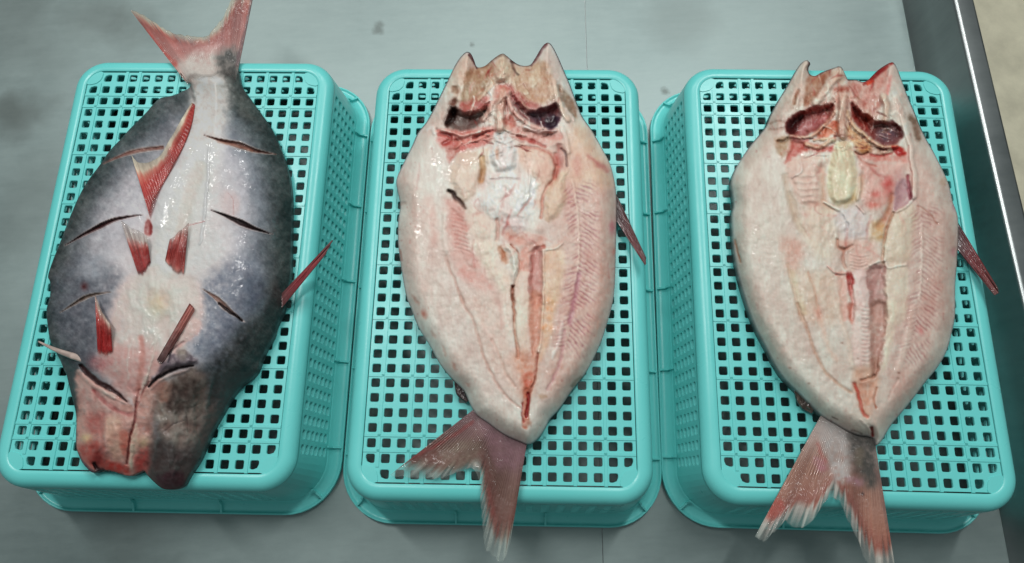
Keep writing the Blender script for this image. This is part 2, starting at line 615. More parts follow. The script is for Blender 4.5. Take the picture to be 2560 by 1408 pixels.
def build_basket():
    root = empty('plastic_basket')
    # perforated panel
    V, Fs = [], []
    zt = H - 0.0012
    fm = lambda x, y, d: (x, y, zt - d)
    th = 0.0024
    for i in range(NX):
        for j in range(NY):
            x, y = -HX + i * PT, -HY + j * PT
            ex, ey = i in (0, NX - 1), j in (0, NY - 1)
            if ex and ey:
                b = len(V)
                V += [fm(x + sx * PT / 2, y + sy * PT / 2, d) for d in (0, th) for sx, sy in ((1, 1), (-1, 1), (-1, -1), (1, -1))]
                Fs += [[b, b + 1, b + 2, b + 3], [b + 7, b + 6, b + 5, b + 4]]
                continue
            big = None
            if (i in (0, NX - 1) and j in (1, NY - 2)) or (i in (1, NX - 2) and j in (0, NY - 1)):
                sx, sy = (1 if i > NX / 2 else -1), (1 if j > NY / 2 else -1)
                big = [(1, 1), (-1, 1), (-1, -1), (1, -1)].index((sx, sy))
            cell(V, Fs, x, y, PT, PT, 0.00375, 0.00375, fm, th, 0.0013, big)
    mesh_obj('perforated_panel', V, Fs, M_PLASTIC, root, smooth=False)
    # thin raised ribs that cross the panel
    def rib(x0, x1, y0, y1):
        h = 0.0007
        z = zt
        V = [(x0, y0, z - .0005), (x1, y0, z - .0005), (x1, y1, z - .0005), (x0, y1, z - .0005)]
        e_ = 0.0003
        V += [(x0 + e_, y0 + e_, z + h), (x1 - e_, y0 + e_, z + h), (x1 - e_, y1 - e_, z + h), (x0 + e_, y1 - e_, z + h)]
        mesh_obj('rib', V, [[4, 5, 6, 7], [0, 1, 5, 4], [1, 2, 6, 5], [2, 3, 7, 6], [3, 0, 4, 7], [3, 2, 1, 0]], M_PLASTIC, root, smooth=False)
    for i in (1, 3, 4, 7, 8, 11, 12, 14, 16):
        x = -HX + i * PT - PT / 2
        e_ = 0.013 if i in (1, 17) else 0
        rib(x - 0.0016, x + 0.0016, -AY + 0.0004 + e_, AY - 0.0004 - e_)
    for j in (2, 3, 7, 11, 15, 19, 23, 27, 28):
        y = -HY + j * PT - PT / 2
        rib(-AX + 0.0004, AX - 0.0004, y - 0.0014, y + 0.0014)
    # little wavy webs that close the panel corners
    for sx in (1, -1):
        for sy in (1, -1):
            pts = [(HX + PT / 2, HY - PT * 0.56), (HX - PT * .12, HY - PT * .50), (HX - PT * .34, HY - PT * .34), (HX - PT * .50, HY - PT * .12), (HX - PT * .56, HY + PT / 2), (HX + PT * .2, HY + PT * .5), (HX + PT * .5, HY + PT * .2)]
            P = smooth([(sx * a, sy * b) for a, b in pts], 3, True)
            if sx * sy < 0:
                P = P[::-1]
            n = len(P)
            Vc = [(x, y, zt + 0.0007) for x, y in P] + [(x, y, zt - 0.001) for x, y in P]
            mesh_obj('corner_web', Vc, [list(range(n)), list(range(2 * n - 1, n - 1, -1))] + [[i, n + i, n + (i + 1) % n, (i + 1) % n] for i in range(n)], M_PLASTIC, root, smooth=False)
    # shoulder: border + rounded edge
    prof = [(0, H - 0.004), (0, H - 0.0004), (0.0004, H), (0.0038, H)]
    rf = 0.0108
    for k in range(1, 9):
        a = k / 8 * math.radians(84)
        prof.append((0.0038 + rf * math.sin(a), H - rf * (1 - math.cos(a))))
    TOPO, TOPZ = prof[-1]
    BOTO, BOTZ = 0.0225, 0.0135

    def sweep(name, prof, mat=M_PLASTIC, close=True):
        rows = [[(x, y, z) for x, y in rr_path(o)] for o, z in prof]
        n = len(rows[0])
        V = [p for r_ in rows for p in r_]
        Fs = []
        m = len(rows)
        for k in range(m if close else m - 1):
            k2 = (k + 1) % m
            for i in range(n):
                j = (i + 1) % n
                Fs.append([k * n + i, k2 * n + i, k2 * n + j, k * n + j])
        return mesh_obj(name, V, Fs, mat, root)
    sweep('shoulder', prof + [(TOPO - 0.0024, TOPZ), (TOPO - 0.005, H - 0.0052), (0.002, H - 0.0038)])
    # side wall with rows of holes on the straight runs, plain corners
    V, Fs = [], []
    rows = 6
    z_lo, z_hi = BOTZ + 0.0035, TOPZ - 0.0025

    def wall_pt(q, u, z, d):
        """q side, u along side, z height, d depth inwards"""
        t = (TOPZ - z) / (TOPZ - BOTZ)
        o = TOPO + (BOTO - TOPO) * t - d
        if q == 0:
            return (AX + o, u, z)
        if q == 1:
            return (-u, AY + o, z)
        if q == 2:
            return (-AX - o, -u, z)
        return (u, -AY - o, z)
    for q in range(4):
        half = (AY if q % 2 == 0 else AX) - R0
        cols = int(2 * half / 0.0128)
        cw = 2 * half / cols
        chh = (z_hi - z_lo) / rows
        for c in range(cols):
            u = -half + (c + 0.5) * cw
            for r_ in range(rows):
                z = z_lo + (r_ + 0.5) * chh
                cell(V, Fs, u, z, cw, chh, 0.0040, 0.0033, lambda x, y, d, q=q: wall_pt(q, x, y, d), 0.0030, 0.0022)
        for za, zb in ((BOTZ, z_lo), (z_hi, TOPZ)):
            for d, fl_ in ((0, False), (0.0030, True)):
                b = len(V)
                V += [wall_pt(q, -half, za, d), wall_pt(q, half, za, d), wall_pt(q, half, zb, d), wall_pt(q, -half, zb, d)]
                Fs.append([b + 3, b + 2, b + 1, b] if fl_ else [b, b + 1, b + 2, b + 3])
    for q in range(4):
        sx, sy = [(1, 1), (-1, 1), (-1, -1), (1, -1)][q]
        c = (sx * (AX - R0), sy * (AY - R0))
        n = 10
        for d, fl_ in ((0, False), (0.0030, True)):
            b = len(V)
            for z in (BOTZ, TOPZ):
                t = (TOPZ - z) / (TOPZ - BOTZ)
                r = R0 + TOPO + (BOTO - TOPO) * t - d
                for k in range(n + 1):
                    a = q * math.pi / 2 + k * math.pi / 2 / n
                    V.append((c[0] + r * math.cos(a), c[1] + r * math.sin(a), z))
            for k in range(n):
                f_ = [b + k, b + k + 1, b + n + 2 + k, b + n + 1 + k]
                Fs.append(f_[::-1] if fl_ else f_)
    mesh_obj('side_wall', V, Fs, M_PLASTIC, root, smooth=False)
    # rim flange
    RO = 0.0352
    sweep('rim', [(BOTO - 0.0026, BOTZ + 0.0006), (BOTO, BOTZ + 0.0006), (BOTO + 0.0010, BOTZ - 0.0022), (BOTO + 0.0030, BOTZ - 0.0052), (BOTO + 0.0068, BOTZ - 0.0070), (RO - 0.0022, 0.0052),
                  (RO - 0.0018, 0.0068), (RO - 0.0008, 0.0074), (RO, 0.0066), (RO, 0.0006), (RO - 0.0008, 0.0002), (RO - 0.002, 0.0004), (RO - 0.0026, 0.0030), (BOTO + 0.0055, BOTZ - 0.0095), (BOTO + 0.0012, BOTZ - 0.0070), (BOTO - 0.0026, BOTZ - 0.004)])
    # gussets between wall and rim
    def gusset(px, py, nx, ny):
        tx, ty = -ny, nx
        w = 0.0009
        P = [(BOTO + 0.0004, BOTZ + 0.006), (BOTO + 0.0016, BOTZ + 0.0045), (BOTO + 0.004, BOTZ - 0.0015), (RO - 0.004, 0.0092), (RO - 0.0010, 0.0078), (RO - 0.0016, 0.0045), (BOTO + 0.002, BOTZ - 0.006)]
        n = len(P)
        V = [(px + nx * o + s_ * tx * w, py + ny * o + s_ * ty * w, z) for s_ in (1, -1) for o, z in P]
        Fs = [list(range(n)), list(range(2 * n - 1, n - 1, -1))] + [[i, n + i, n + (i + 1) % n, (i + 1) % n] for i in range(n)]
        mesh_obj('gusset', V, Fs, M_PLASTIC, root, smooth=False)
    for y in (-0.168, -0.084, 0.0, 0.084, 0.168):
        gusset(AX, y, 1, 0)
        gusset(-AX, y, -1, 0)
    for x in (-0.042, 0.042):
        gusset(x, AY, 0, 1)
        gusset(x, -AY, 0, -1)
    s2 = math.sqrt(0.5)
    for sx in (1, -1):
        for sy in (1, -1):
            gusset(sx * (AX - R0 + R0 * s2), sy * (AY - R0 + R0 * s2), sx * s2, sy * s2)
    return root


def copy_tree(o, parent=None):
    c = o.copy()
    S.collection.objects.link(c)
    c.parent = parent
    for ch in list(o.children):
        copy_tree(ch, c)
    return c


BK = [((-0.31323, 0.23396), -0.074019, 'upturned turquoise plastic basket under the fish lying grey skin side up'),
      ((-0.00728, 0.20539), -0.073763, 'upturned turquoise plastic basket standing between two others, under an opened pale fish'),
      ((0.29917, 0.18361), -0.082174, 'upturned turquoise plastic basket beside the raised steel lip, under an opened pale fish')]
b0 = build_basket()
kids = list(b0.children)
for i, (p, a, lab) in enumerate(BK):
    if i == 0:
        b = b0
    else:
        b = b0.copy()
        S.collection.objects.link(b)
        for k in kids:
            c = k.copy()
            S.collection.objects.link(c)
            c.parent = b
    b.location = (p[0], p[1], 0.0003)
    b.rotation_euler = (0, 0, a)
    tag(b, lab, 'basket', 'upturned turquoise baskets in a row')


# ------------------------------------------------------------------ fish: relief bodies and ray fins
def slab(name, parent, outline, step, zbase, zfun, painter, mat, base, sub=4, under=(0.09, 0.09, 0.095), wall=None):
    O = smooth(outline, sub, True)
    lo, hi = O.min(0) - step, O.max(0) + step
    gx = np.arange(lo[0], hi[0] + step, step)
    gy = np.arange(lo[1], hi[1] + step, step)
    X, Y = np.meshgrid(gx, gy)
    nyy, nxx = X.shape
    cxm, cym = (X[:-1, :-1] + step / 2), (Y[:-1, :-1] + step / 2)
    keep = inside(cxm, cym, O)
    cnt = np.zeros(X.shape, int)
    for dy in (0, 1):
        for dx in (0, 1):
            cnt[dy:nyy - 1 + dy, dx:nxx - 1 + dx] += keep
    used = cnt > 0
    ids = -np.ones(X.shape, int)
    ids[used] = np.arange(used.sum())
    x, y = X[used], Y[used]
    bd = (cnt[used] < 4)
    d, _, _, _, nx_, ny_ = pdist(x, y, O, True)
    x, y = np.where(bd, nx_, x), np.where(bd, ny_, y)
    d = np.where(bd, 0, d)
    P = Paint(x, y, base)
    painter(P, d)
    z = zbase + zfun(x, y, d) + P.h * 0.001 * sstep(0, 7, d)
    z = np.maximum(z, zbase + 0.002)
    top = ray_xy(x, y, z)
    bot = top.copy()
    bot[:, 2] = zbase
    N = len(x)
    a, b, c, e_ = ids[:-1, :-1][keep], ids[:-1, 1:][keep], ids[1:, 1:][keep], ids[1:, :-1][keep]
    q = np.stack([a, e_, c, b], 1)              # image y runs down, so this faces up
    E = np.concatenate([q[:, [0, 1]], q[:, [1, 2]], q[:, [2, 3]], q[:, [3, 0]]])
    key = np.sort(E, 1)
    key = key[:, 0] * (N + 1) + key[:, 1]
    u, inv, ct = np.unique(key, return_inverse=True, return_counts=True)
    be = E[ct[inv] == 1]
    wl = np.stack([be[:, 1], be[:, 0], be[:, 0] + N, be[:, 1] + N], 1)
    V = np.concatenate([top, bot])
    Fs = np.concatenate([q, q[:, ::-1] + N, wl]).tolist()
    C = np.ones((2 * N, 4))
    C[:N, :3] = lin(np.clip(P.c, 0.01, 1))
    C[:, 3] = 0.1
    C[:N, 3] = P.w
    C[N:, :3] = under
    off = np.array(parent.location)
    o = mesh_obj(name, V - off, Fs, mat, parent, col=C)
    zg = np.full(X.shape, np.nan)
    zg[used] = z

    def zat(px, py):
        i = np.clip(np.round((np.asarray(py) - lo[1]) / step).astype(int), 0, nyy - 1)
        j = np.clip(np.round((np.asarray(px) - lo[0]) / step).astype(int), 0, nxx - 1)
        return zg[i, j]
    return o, zat


def fin(name, parent, base, tip, z0, z1, cols, rays=22, nu=90, nv=40, zat=None, rag=0.08, afade=0.75, amin=0.35, lift=0.0, bow=0.0, seed=1, thick=0.0009, stripe=0.10, droop=0.0, vexp=1.0, zmin=None, paint=None, wave=0.0028, a0=0.0, zoff=0.0012):
    """membrane with rays from a base line to a ragged tip line"""
    rng = np.random.RandomState(seed)
    B, T = resample(base, nu), resample(tip, nu)
    u = np.linspace(0, 1, nu)
    ragn = 1 - rag * (0.35 * vnoise(u * rays * 1.0 + seed * 7, u * 0 + seed, 2) + 0.65 * vnoise(u * rays * 0.33 + seed, u * 0, 5)) + rag * 0.25
    v = np.linspace(0, 1, nv) ** vexp
    UU, VV = np.meshgrid(u, v)
    VE = VV * ragn[None, :]
    px = B[None, :, 0] * (1 - VE) + T[None, :, 0] * VE
    py = B[None, :, 1] * (1 - VE) + T[None, :, 1] * VE
    if bow:
        dx, dy = T[-1] - T[0]
        k = bow * np.sin(np.pi * VE) * (UU - 0.5)
        px, py = px + dx * k, py + dy * k
    z = z0 + (z1 - z0) * VE - droop * VE ** 2
    if zat is not None:
        zz = zat(px, py)
        z = np.where(np.isnan(zz), z, zz + zoff) + lift * VE
    ph = UU * rays + 0.35 * np.sin(VE * 3 + UU * 9)
    branch = UU * rays * 2
    ridge = 0.5 + 0.5 * np.cos(2 * np.pi * np.where(VE > 0.55, branch, ph))
    z = z + 0.0007 * ridge * np.sin(np.pi * np.clip(VE * 0.9 + 0.08, 0, 1)) + wave * (vnoise(UU * 6, VE * 2.5, seed) - 0.5) * np.minimum(VE * 2, 1)
    if zmin is not None:
        z = np.maximum(z, zmin)
    top = ray_xy(px, py, z).reshape(-1, 3)
    bot = top.copy()
    bot[:, 2] -= thick
    N = len(top)
    ks = [c[0] for c in cols]
    col = np.stack([np.interp(VE + 0.10 * (vnoise(UU * rays, UU * 0 + 3, seed) - 0.5) * np.minimum(VE * 3, 1), ks, [c[1][i] / 255 for c in cols]) for i in range(3)], -1)
    dark = (1 - ridge) * stripe + 0.30 * (vnoise(UU * 9, VE * 1.6, seed + 14) - 0.5) + 0.16 * (vnoise(UU * 6, VE * 2.2, seed + 4) - 0.5) + 0.12 * (vnoise(UU * rays * 1.7, VE * 3, seed + 9) - 0.5)
    col = np.clip(col * (1 - dark[..., None] * np.array([0.9, 1.05, 1.03])), 0.01, 1)
    if paint is not None:
        pp = Paint(px.ravel(), py.ravel(), (0, 0, 0))
        pp.c = col.reshape(-1, 3).copy()
        paint(pp)
        col = np.clip(pp.c, 0.01, 1).reshape(col.shape)
    al = 1 - (1 - amin) * sstep(afade, 1.0, VV + 0.25 * (vnoise(UU * rays * 1.3, UU * 0, seed + 2) - 0.5))
    if a0:
        al = al * sstep(0.0, a0, VV + 0.5 * a0 * (vnoise(UU * 8, VV * 9, seed + 31) - 0.5))
    C = np.concatenate([lin(col).reshape(-1, 3), al.reshape(-1, 1)], 1)
    idx = np.arange(N).reshape(nv, nu)
    a, b, c, e_ = idx[:-1, :-1].ravel(), idx[:-1, 1:].ravel(), idx[1:, 1:].ravel(), idx[1:, :-1].ravel()
    q = np.stack([a, b, c, e_], 1)
    # face up
    p0, p1, p2 = top[q[0, 0]], top[q[0, 1]], top[q[0, 2]]
    if np.cross(p1 - p0, p2 - p0)[2] < 0:
        q = q[:, ::-1]
    ring = np.concatenate([idx[0, :-1], idx[:-1, -1], idx[-1, :0:-1], idx[:0:-1, 0]])
    wl = np.stack([ring, np.roll(ring, -1), np.roll(ring, -1) + N, ring + N], 1)
    V = np.concatenate([top, bot])
    off = np.array(parent.location)
    return mesh_obj(name, V - off, np.concatenate([q, q[:, ::-1] + N, wl]).tolist(), M_FIN, parent, col=np.concatenate([C, C]))


exec_fish = True
# =================================================================== fish 1: skin side up
def on_basket(px, py):
    p = ray_xy(np.array([px]), np.array([py]), np.array([H]))[0]
    return (float(p[0]), float(p[1]), H)


ZB = H + 0.0006
f1 = empty('butterflied_fish', on_basket(420, 700))
tag(f1, 'grey-skinned fish lying belly up, slashed flanks, bright red fins, on a basket', 'fish', 'fish laid out on upturned baskets')
OUT1 = [(436, 165), (462, 192), (476, 216), (455, 229), (432, 239), (402, 245), (384, 260), (365, 282), (325, 322), (300, 350), (275, 376), (250, 412), (220, 452), (197, 492), (175, 542), (155, 594), (132, 652), (120, 690), (125, 705), (125, 740), (116, 775), (119, 812), (125, 850), (135, 872), (150, 900), (160, 925), (167, 940), (177, 982), (187, 1020), (191, 1050), (190, 1112), (200, 1145), (212, 1165), (232, 1182), (250, 1175), (280, 1178), (300, 1185), (325, 1190), (345, 1182), (360, 1177), (370, 1190), (387, 1207), (407, 1222), (432, 1224), (452, 1217), (462, 1205), (475, 1182), (495, 1152), (510, 1120), (530, 1075), (550, 1040), (567, 1010), (590, 975), (620, 950), (640, 930), (652, 900), (665, 870), (682, 840), (690, 812), (705, 782), (710, 762), (720, 712), (725, 687), (727, 602), (728, 502), (722, 440), (712, 402), (692, 350), (675, 315), (650, 280), (625, 245), (602, 212), (596, 180), (590, 162), (550, 150), (500, 146), (465, 152)]


def paint1(p, d):
    x, y = p.x, p.y
    n = fbm(x / 60, y / 60, 1) * 26
    # belly line runs from the tail to the throat
    mid = np.interp(y, [150, 260, 400, 520, 640, 760, 900, 1000], [530, 532, 500, 462, 420, 395, 372, 340])
    right = x > mid
    ramp_r = np.array([[0, 46, 50, 50], [22, 58, 63, 63], [50, 86, 94, 98], [85, 132, 139, 149], [120, 176, 177, 185], [185, 205, 200, 200], [300, 208, 203, 200]])
    ramp_l = np.array([[0, 50, 54, 54], [18, 68, 73, 75], [50, 108, 112, 119], [85, 152, 153, 160], [130, 188, 187, 193], [190, 202, 196, 198], [300, 206, 200, 198]])
    dd = d + n + fbm(x / 18, y / 18, 7) * 16
    cr_ = np.stack([np.interp(dd, ramp_r[:, 0], ramp_r[:, i]) for i in (1, 2, 3)], 1)
    cl_ = np.stack([np.interp(dd, ramp_l[:, 0], ramp_l[:, i]) for i in (1, 2, 3)], 1)
    p.c = np.where(right[:, None], cr_, cl_) / 255
    p.t(0, 0, 1)
    # peduncle
    p.poly([(420, 120), (600, 120), (600, 170), (560, 176), (500, 180), (450, 180)], (196, 184, 178), 1, 14)
    p.poly([(455, 150), (540, 140), (560, 200), (560, 260), (520, 330), (490, 300), (480, 215)], (208, 203, 198), 0.95, 34)
    p.poly([(556, 130), (600, 130), (600, 212), (625, 250), (650, 300), (610, 300), (575, 250), (555, 200)], (72, 76, 74), 0.8, 26)
    p.poly([(440, 165), (470, 160), (492, 215), (478, 215)], (214, 176, 168), 0.7, 14)
    p.line([(476, 210), (483, 240), (487, 258)], 6, (40, 42, 44), 0.9, 5, -3)
    p.poly([(476, 214), (440, 232), (390, 252), (410, 290), (470, 262)], (84, 88, 90), 0.6, 30)
    # belly band
    p.line([(530, 230), (522, 300), (500, 400), (462, 500), (432, 600), (408, 690)], 92, (211, 206, 202), 0.95, 46, 1.5)
    p.line([(500, 420), (480, 470), (465, 520), (452, 590)], 30, (196, 188, 178), 0.5, 20, -0.6)
    p.line([(440, 430), (410, 500), (395, 560)], 22, (222, 214, 210), 0.7, 16, 1.0)
    # lateral ridge, its wet highlight painted as a pale line
    p.line([(523, 372), (520, 440), (514, 500), (508, 560), (500, 610)], 5, (226, 222, 222), 0.8, 4, 1.2)
    p.poly([(560, 480), (590, 482), (600, 520), (580, 545), (550, 520)], (205, 180, 178), 0.5, 18)
    p.line([(570, 482), (582, 500), (584, 535)], 2, (170, 120, 115), 0.6, 2)
    p.line([(470, 562), (490, 560), (510, 553)], 2, (165, 90, 90), 0.7, 2)
    # left flank whitish sheen painted as a paler patch, and lower left darker
    p.poly([(300, 460), (345, 430), (365, 520), (350, 560), (270, 600), (230, 620), (240, 560)], (200, 198, 204), 0.75, 60)
    p.poly([(130, 690), (200, 660), (270, 660), (310, 700), (285, 760), (270, 830), (240, 900), (180, 900), (135, 850), (125, 780)], (90, 94, 104), 0.65, 50)
    p.poly([(205, 650), (250, 645), (250, 690), (215, 700)], (168, 176, 186), 0.5, 30)
    # right lower flank blue grey
    p.poly([(500, 720), (560, 660), (620, 640), (660, 700), (650, 800), (600, 860), (560, 930), (510, 900), (470, 870), (505, 800)], (104, 112, 128), 0.75, 40)
    p.poly([(620, 800), (690, 790), (680, 850), (640, 930), (580, 990), (540, 1060), (510, 1130), (480, 1060), (510, 930), (560, 870)], (58, 60, 60), 0.8, 44)
    # streaky flesh texture of skin
    # throat
    p.poly([(335, 690), (380, 668), (420, 690), (468, 688), (498, 715), (506, 760), (500, 815), (466, 852), (430, 905), (385, 960), (340, 1004), (300, 975), (250, 930), (238, 905), (268, 850), (282, 770), (305, 715)], (212, 188, 182), 1, 26, 1.0)
    p.poly([(340, 700), (450, 700), (480, 740), (450, 800), (400, 850), (340, 830), (320, 760)], (212, 202, 194), 0.7, 50, 1)
    p.blob(395, 758, 26, 30, (204, 182, 152), 0.8)
    p.poly([(270, 880), (330, 860), (400, 880), (390, 950), (340, 1000), (290, 970)], (204, 160, 154), 0.8, 30)
    p.line([(352, 845), (356, 880), (352, 930), (345, 985)], 13, (186, 128, 118), 0.7, 10, -0.6)
    p.line([(392, 850), (380, 900), (362, 960)], 6, (222, 190, 180), 0.7, 6, 0.8)
    p.line([(330, 850), (318, 900), (322, 950)], 5, (224, 196, 188), 0.5, 6, 0.6)
    p.line([(375, 870), (398, 830), (440, 790)], 4, (226, 200, 190), 0.5, 4, 0.5)
    p.blob(250, 908, 26, 20, (176, 92, 96), 0.7)
    # left jaw plate
    p.poly([(190, 930), (212, 938), (255, 965), (325, 1008), (336, 1060), (326, 1186), (290, 1180), (250, 1178), (230, 1180), (203, 1148), (190, 1110), (192, 1020)], (190, 146, 136), 1, 10)
    p.poly([(200, 940), (260, 975), (300, 1010), (280, 1040), (230, 1030), (200, 1010)], (204, 166, 158), 0.8, 20, 1.5)
    p.line([(235, 975), (262, 1005), (300, 1030), (330, 1035)], 10, (168, 98, 96), 0.7, 8, -1)
    p.poly([(215, 1040), (260, 1030), (262, 1070), (225, 1090)], (166, 98, 92), 0.7, 20)
    p.poly([(262, 1050), (300, 1050), (312, 1130), (290, 1150), (268, 1110)], (204, 168, 150), 0.9, 16, 1)
    p.blob(216, 1097, 13, 12, (206, 184, 144), 1, 1.2)
    p.poly([(196, 1115), (235, 1100), (262, 1130), (256, 1165), (215, 1160)], (160, 74, 66), 0.75, 18)
    p.blob(243, 1148, 14, 22, (112, 28, 26), 0.9, -2)
    p.poly([(255, 1150), (300, 1160), (330, 1165), (352, 1150), (356, 1178), (325, 1188), (262, 1176)], (172, 62, 54), 0.8, 12)
    p.line([(236, 1160), (245, 1175), (258, 1176)], 9, (38, 18, 22), 0.9, 5, -3)
    p.poly([(300, 1085), (322, 1080), (320, 1150), (305, 1140)], (190, 112, 98), 0.7, 10)
    p.line([(196, 1140), (212, 1163), (232, 1180)], 8, (84, 62, 76), 0.8, 6)
    # right jaw pale strip and midline
    p.poly([(335, 1000), (378, 960), (415, 955), (392, 1010), (384, 1060), (386, 1120), (372, 1184), (345, 1186), (325, 1188), (322, 1130), (338, 1060)], (184, 138, 128), 1, 12)
    p.poly([(332, 1065), (346, 1060), (342, 1110), (334, 1160), (322, 1170), (322, 1110)], (216, 184, 166), 0.9, 8, 1.5)
    p.blob(358, 1106, 14, 14, (206, 180, 146), 0.9, 1.5)
    p.poly([(340, 1140), (372, 1120), (380, 1170), (352, 1186), (338, 1180)], (170, 60, 56), 0.7, 14)
    p.line([(350, 975), (340, 1010), (337, 1050), (324, 1100), (317, 1160)], 5, (110, 48, 46), 0.85, 4, -2.4)
    p.line([(372, 955), (352, 990), (342, 1020)], 4, (150, 84, 80), 0.8, 3, -1.2)
    p.line([(368, 940), (355, 970), (345, 1000)], 8, (222, 184, 174), 0.7, 6, 1.2)
    # dark head half
    p.poly([(398, 985), (430, 945), (478, 918), (508, 932), (522, 990), (545, 1030), (520, 1100), (496, 1152), (476, 1182), (455, 1217), (425, 1224), (388, 1207), (372, 1188), (384, 1120), (382, 1060)], (82, 73, 70), 0.95, 38)
    p.poly([(388, 1012), (410, 970), (450, 938), (488, 922), (510, 944), (512, 1000), (505, 1060), (480, 1110), (440, 1110), (405, 1090), (392, 1050)], (134, 119, 110), 0.75, 22, 1.5)
    p.poly([(425, 965), (470, 940), (500, 960), (490, 1010), (450, 1035), (415, 1020)], (66, 55, 50), 0.85, 20)
    p.poly([(400, 960), (425, 955), (420, 1000), (395, 1000)], (150, 108, 94), 0.7, 14)
    p.poly([(430, 1080), (470, 1065), (480, 1110), (440, 1120)], (142, 130, 122), 0.7, 18)
    p.poly([(385, 1100), (440, 1120), (500, 1110), (480, 1180), (450, 1216), (400, 1212), (375, 1180)], (66, 57, 56), 0.85, 26)
    p.poly([(395, 1190), (450, 1180), (455, 1215), (410, 1220)], (56, 26, 34), 0.7, 14)
    p.line([(408, 1082), (432, 1062), (464, 1050)], 4, (52, 42, 40), 0.7, 3.5, -0.6, (0.2, 0.3))
    p.line([(462, 1026), (468, 1052), (470, 1078)], 3, (58, 48, 46), 0.5, 3.5, -0.4, (0.2, 0.2))
    p.line([(474, 1020), (502, 1008)], 3, (50, 42, 40), 0.6, 3.5, -0.4, (0.2, 0.4))
    p.line([(484, 1050), (502, 1036)], 3, (60, 50, 48), 0.5, 3.5, -0.3, (0.2, 0.4))
    # gill slits
    p.line([(204, 914), (220, 934), (250, 958), (290, 980), (318, 1004)], 12, (46, 20, 22), 1, 5, -5, (0.9, 0.25))
    p.line([(196, 926), (222, 955), (262, 980), (312, 1008)], 9, (214, 180, 170), 0.65, 7, 1.7, (0.8, 0.3))
    p.poly([(390, 935), (405, 905), (435, 880), (462, 875), (480, 890), (495, 905), (470, 915), (420, 925), (385, 955), (378, 945)], (104, 92, 100), 0.95, 9, 4)
    p.poly([(440, 870), (458, 862), (470, 880), (462, 900), (445, 895)], (150, 142, 130), 0.6, 12, 1)
    p.line([(372, 968), (392, 948), (418, 932), (452, 918), (482, 914)], 9, (44, 30, 34), 1, 5, -5, (0.5, 0.3))
    p.line([(380, 972), (402, 950), (430, 938), (470, 924)], 9, (184, 154, 146), 0.5, 8, 1.3, (0.6, 0.4))
    p.line([(420, 905), (428, 878), (448, 862), (458, 856)], 5, (56, 50, 58), 0.9, 3, -1.5)
    # pectoral hollow, right
    p.poly([(470, 790), (498, 800), (498, 830), (460, 862), (432, 880), (448, 830)], (212, 172, 166), 0.8, 10, 1)
    # slashes
    def slash(pts, w, col, edge, dz=-6, tp=(0.15, 0.15)):
        p.line(pts, w * 1.7, edge, 0.6, 4, 1.0, tp, 0.6)
        p.line(pts, w * 1.1, col, 1, 3, dz, (0.02, 0.02) if tp[0] == tp[1] else tp, 0.6)
    slash([(258, 410), (300, 391), (345, 377), (406, 369)], 8, (122, 84, 76), (196, 176, 168), -3.5, (0.15, 0.9))
    slash([(162, 614), (205, 589), (250, 566), (292, 548), (358, 537)], 10, (66, 32, 34), (188, 168, 164))
    slash([(150, 782), (190, 757), (225, 739), (278, 730)], 8, (96, 78, 68), (214, 200, 190), -4)
    slash([(510, 338), (550, 351), (600, 364), (640, 377), (690, 386)], 13, (112, 70, 60), (200, 186, 178), -4.5)
    p.line([(545, 355), (590, 366), (630, 378)], 4, (176, 140, 124), 0.7, 3)
    slash([(528, 526), (565, 540), (600, 556), (640, 573), (682, 586)], 12, (46, 28, 30), (196, 180, 178))
    slash([(505, 722), (540, 745), (570, 774), (612, 805)], 12, (150, 118, 108), (212, 198, 190), -4)
    p.line([(548, 758), (575, 780), (605, 802)], 6, (38, 28, 30), 1, 3, -3)
    p.blob(211, 716, 8, 9, (92, 44, 46), 0.9, -1)
    # vent
    p.poly([(372, 548), (380, 562), (379, 580), (372, 590), (363, 580), (364, 562)], (132, 34, 34), 1, 5, -3)
    p.line([(372, 545), (366, 600)], 14, (214, 190, 184), 0.4, 10, 0.5)
    # skin grain
    flank = np.clip(1.2 - d / 190, 0.15, 1) * (y < 930)
    p.mottle(9, 0.10, 11, mask=flank)
    p.mottle(3.2, 0.07, 12, mask=flank)
    p.mottle(34, 0.09, 13, (1, 0.98, 0.92), mask=flank)
    p.mottle(26, 0.04, 21, (0.4, 1.0, 0.9), mask=(y > 930) * 1.0)
    p.mottle(7, 0.018, 22, (0.7, 1.0, 1.0), mask=(y > 930) * 1.0)
    p.mottle(14, 0.02, 23, (0.4, 1, 1))
    p.rough(40, 0.7, 3)
    p.rough(9, 0.16, 5)
    p.wet([(610, 385), (640, 440), (655, 500), (668, 570)], 46)
    p.wet([(622, 600), (605, 660), (595, 720), (585, 760)], 34)
    p.wet([(525, 370), (520, 450), (514, 540), (505, 610)], 16)
    p.wet([(480, 350), (445, 400), (415, 450), (395, 490)], 26, 0.8)
    p.wet([(430, 500), (405, 560), (390, 600)], 18, 0.7)
    p.wet([(262, 665), (245, 700), (240, 730)], 18, 0.7)
    p.wet([(335, 480), (340, 530)], 24, 0.5)
    p.wet([(370, 790), (375, 840), (365, 880)], 30, 0.5)
    p.wet([(500, 880), (520, 920)], 26, 0.9)
    p.wet([(250, 1140), (330, 1165)], 40, 0.5)
    p.wet([(375, 960)], 24, 0.9)
    p.wet([(440, 1000), (430, 1150)], 50, 0.45)
    p.wet([(250, 1040), (290, 1100)], 50, 0.45)
    hm = sstep(905, 990, y) * sstep(0, 25, d)
    p.folds(hm, 34, 0.9, 0.05, 81, 1.2, 0.7)
    p.folds(hm, 14, 0.25, 0.025, 91)
    th_ = np.exp(-(((x - 385) / 110) ** 2 + ((y - 830) / 150) ** 2) ** 2)
    p.folds(th_, 34, 0.6, 0.03, 95, 1.3, 0.5)
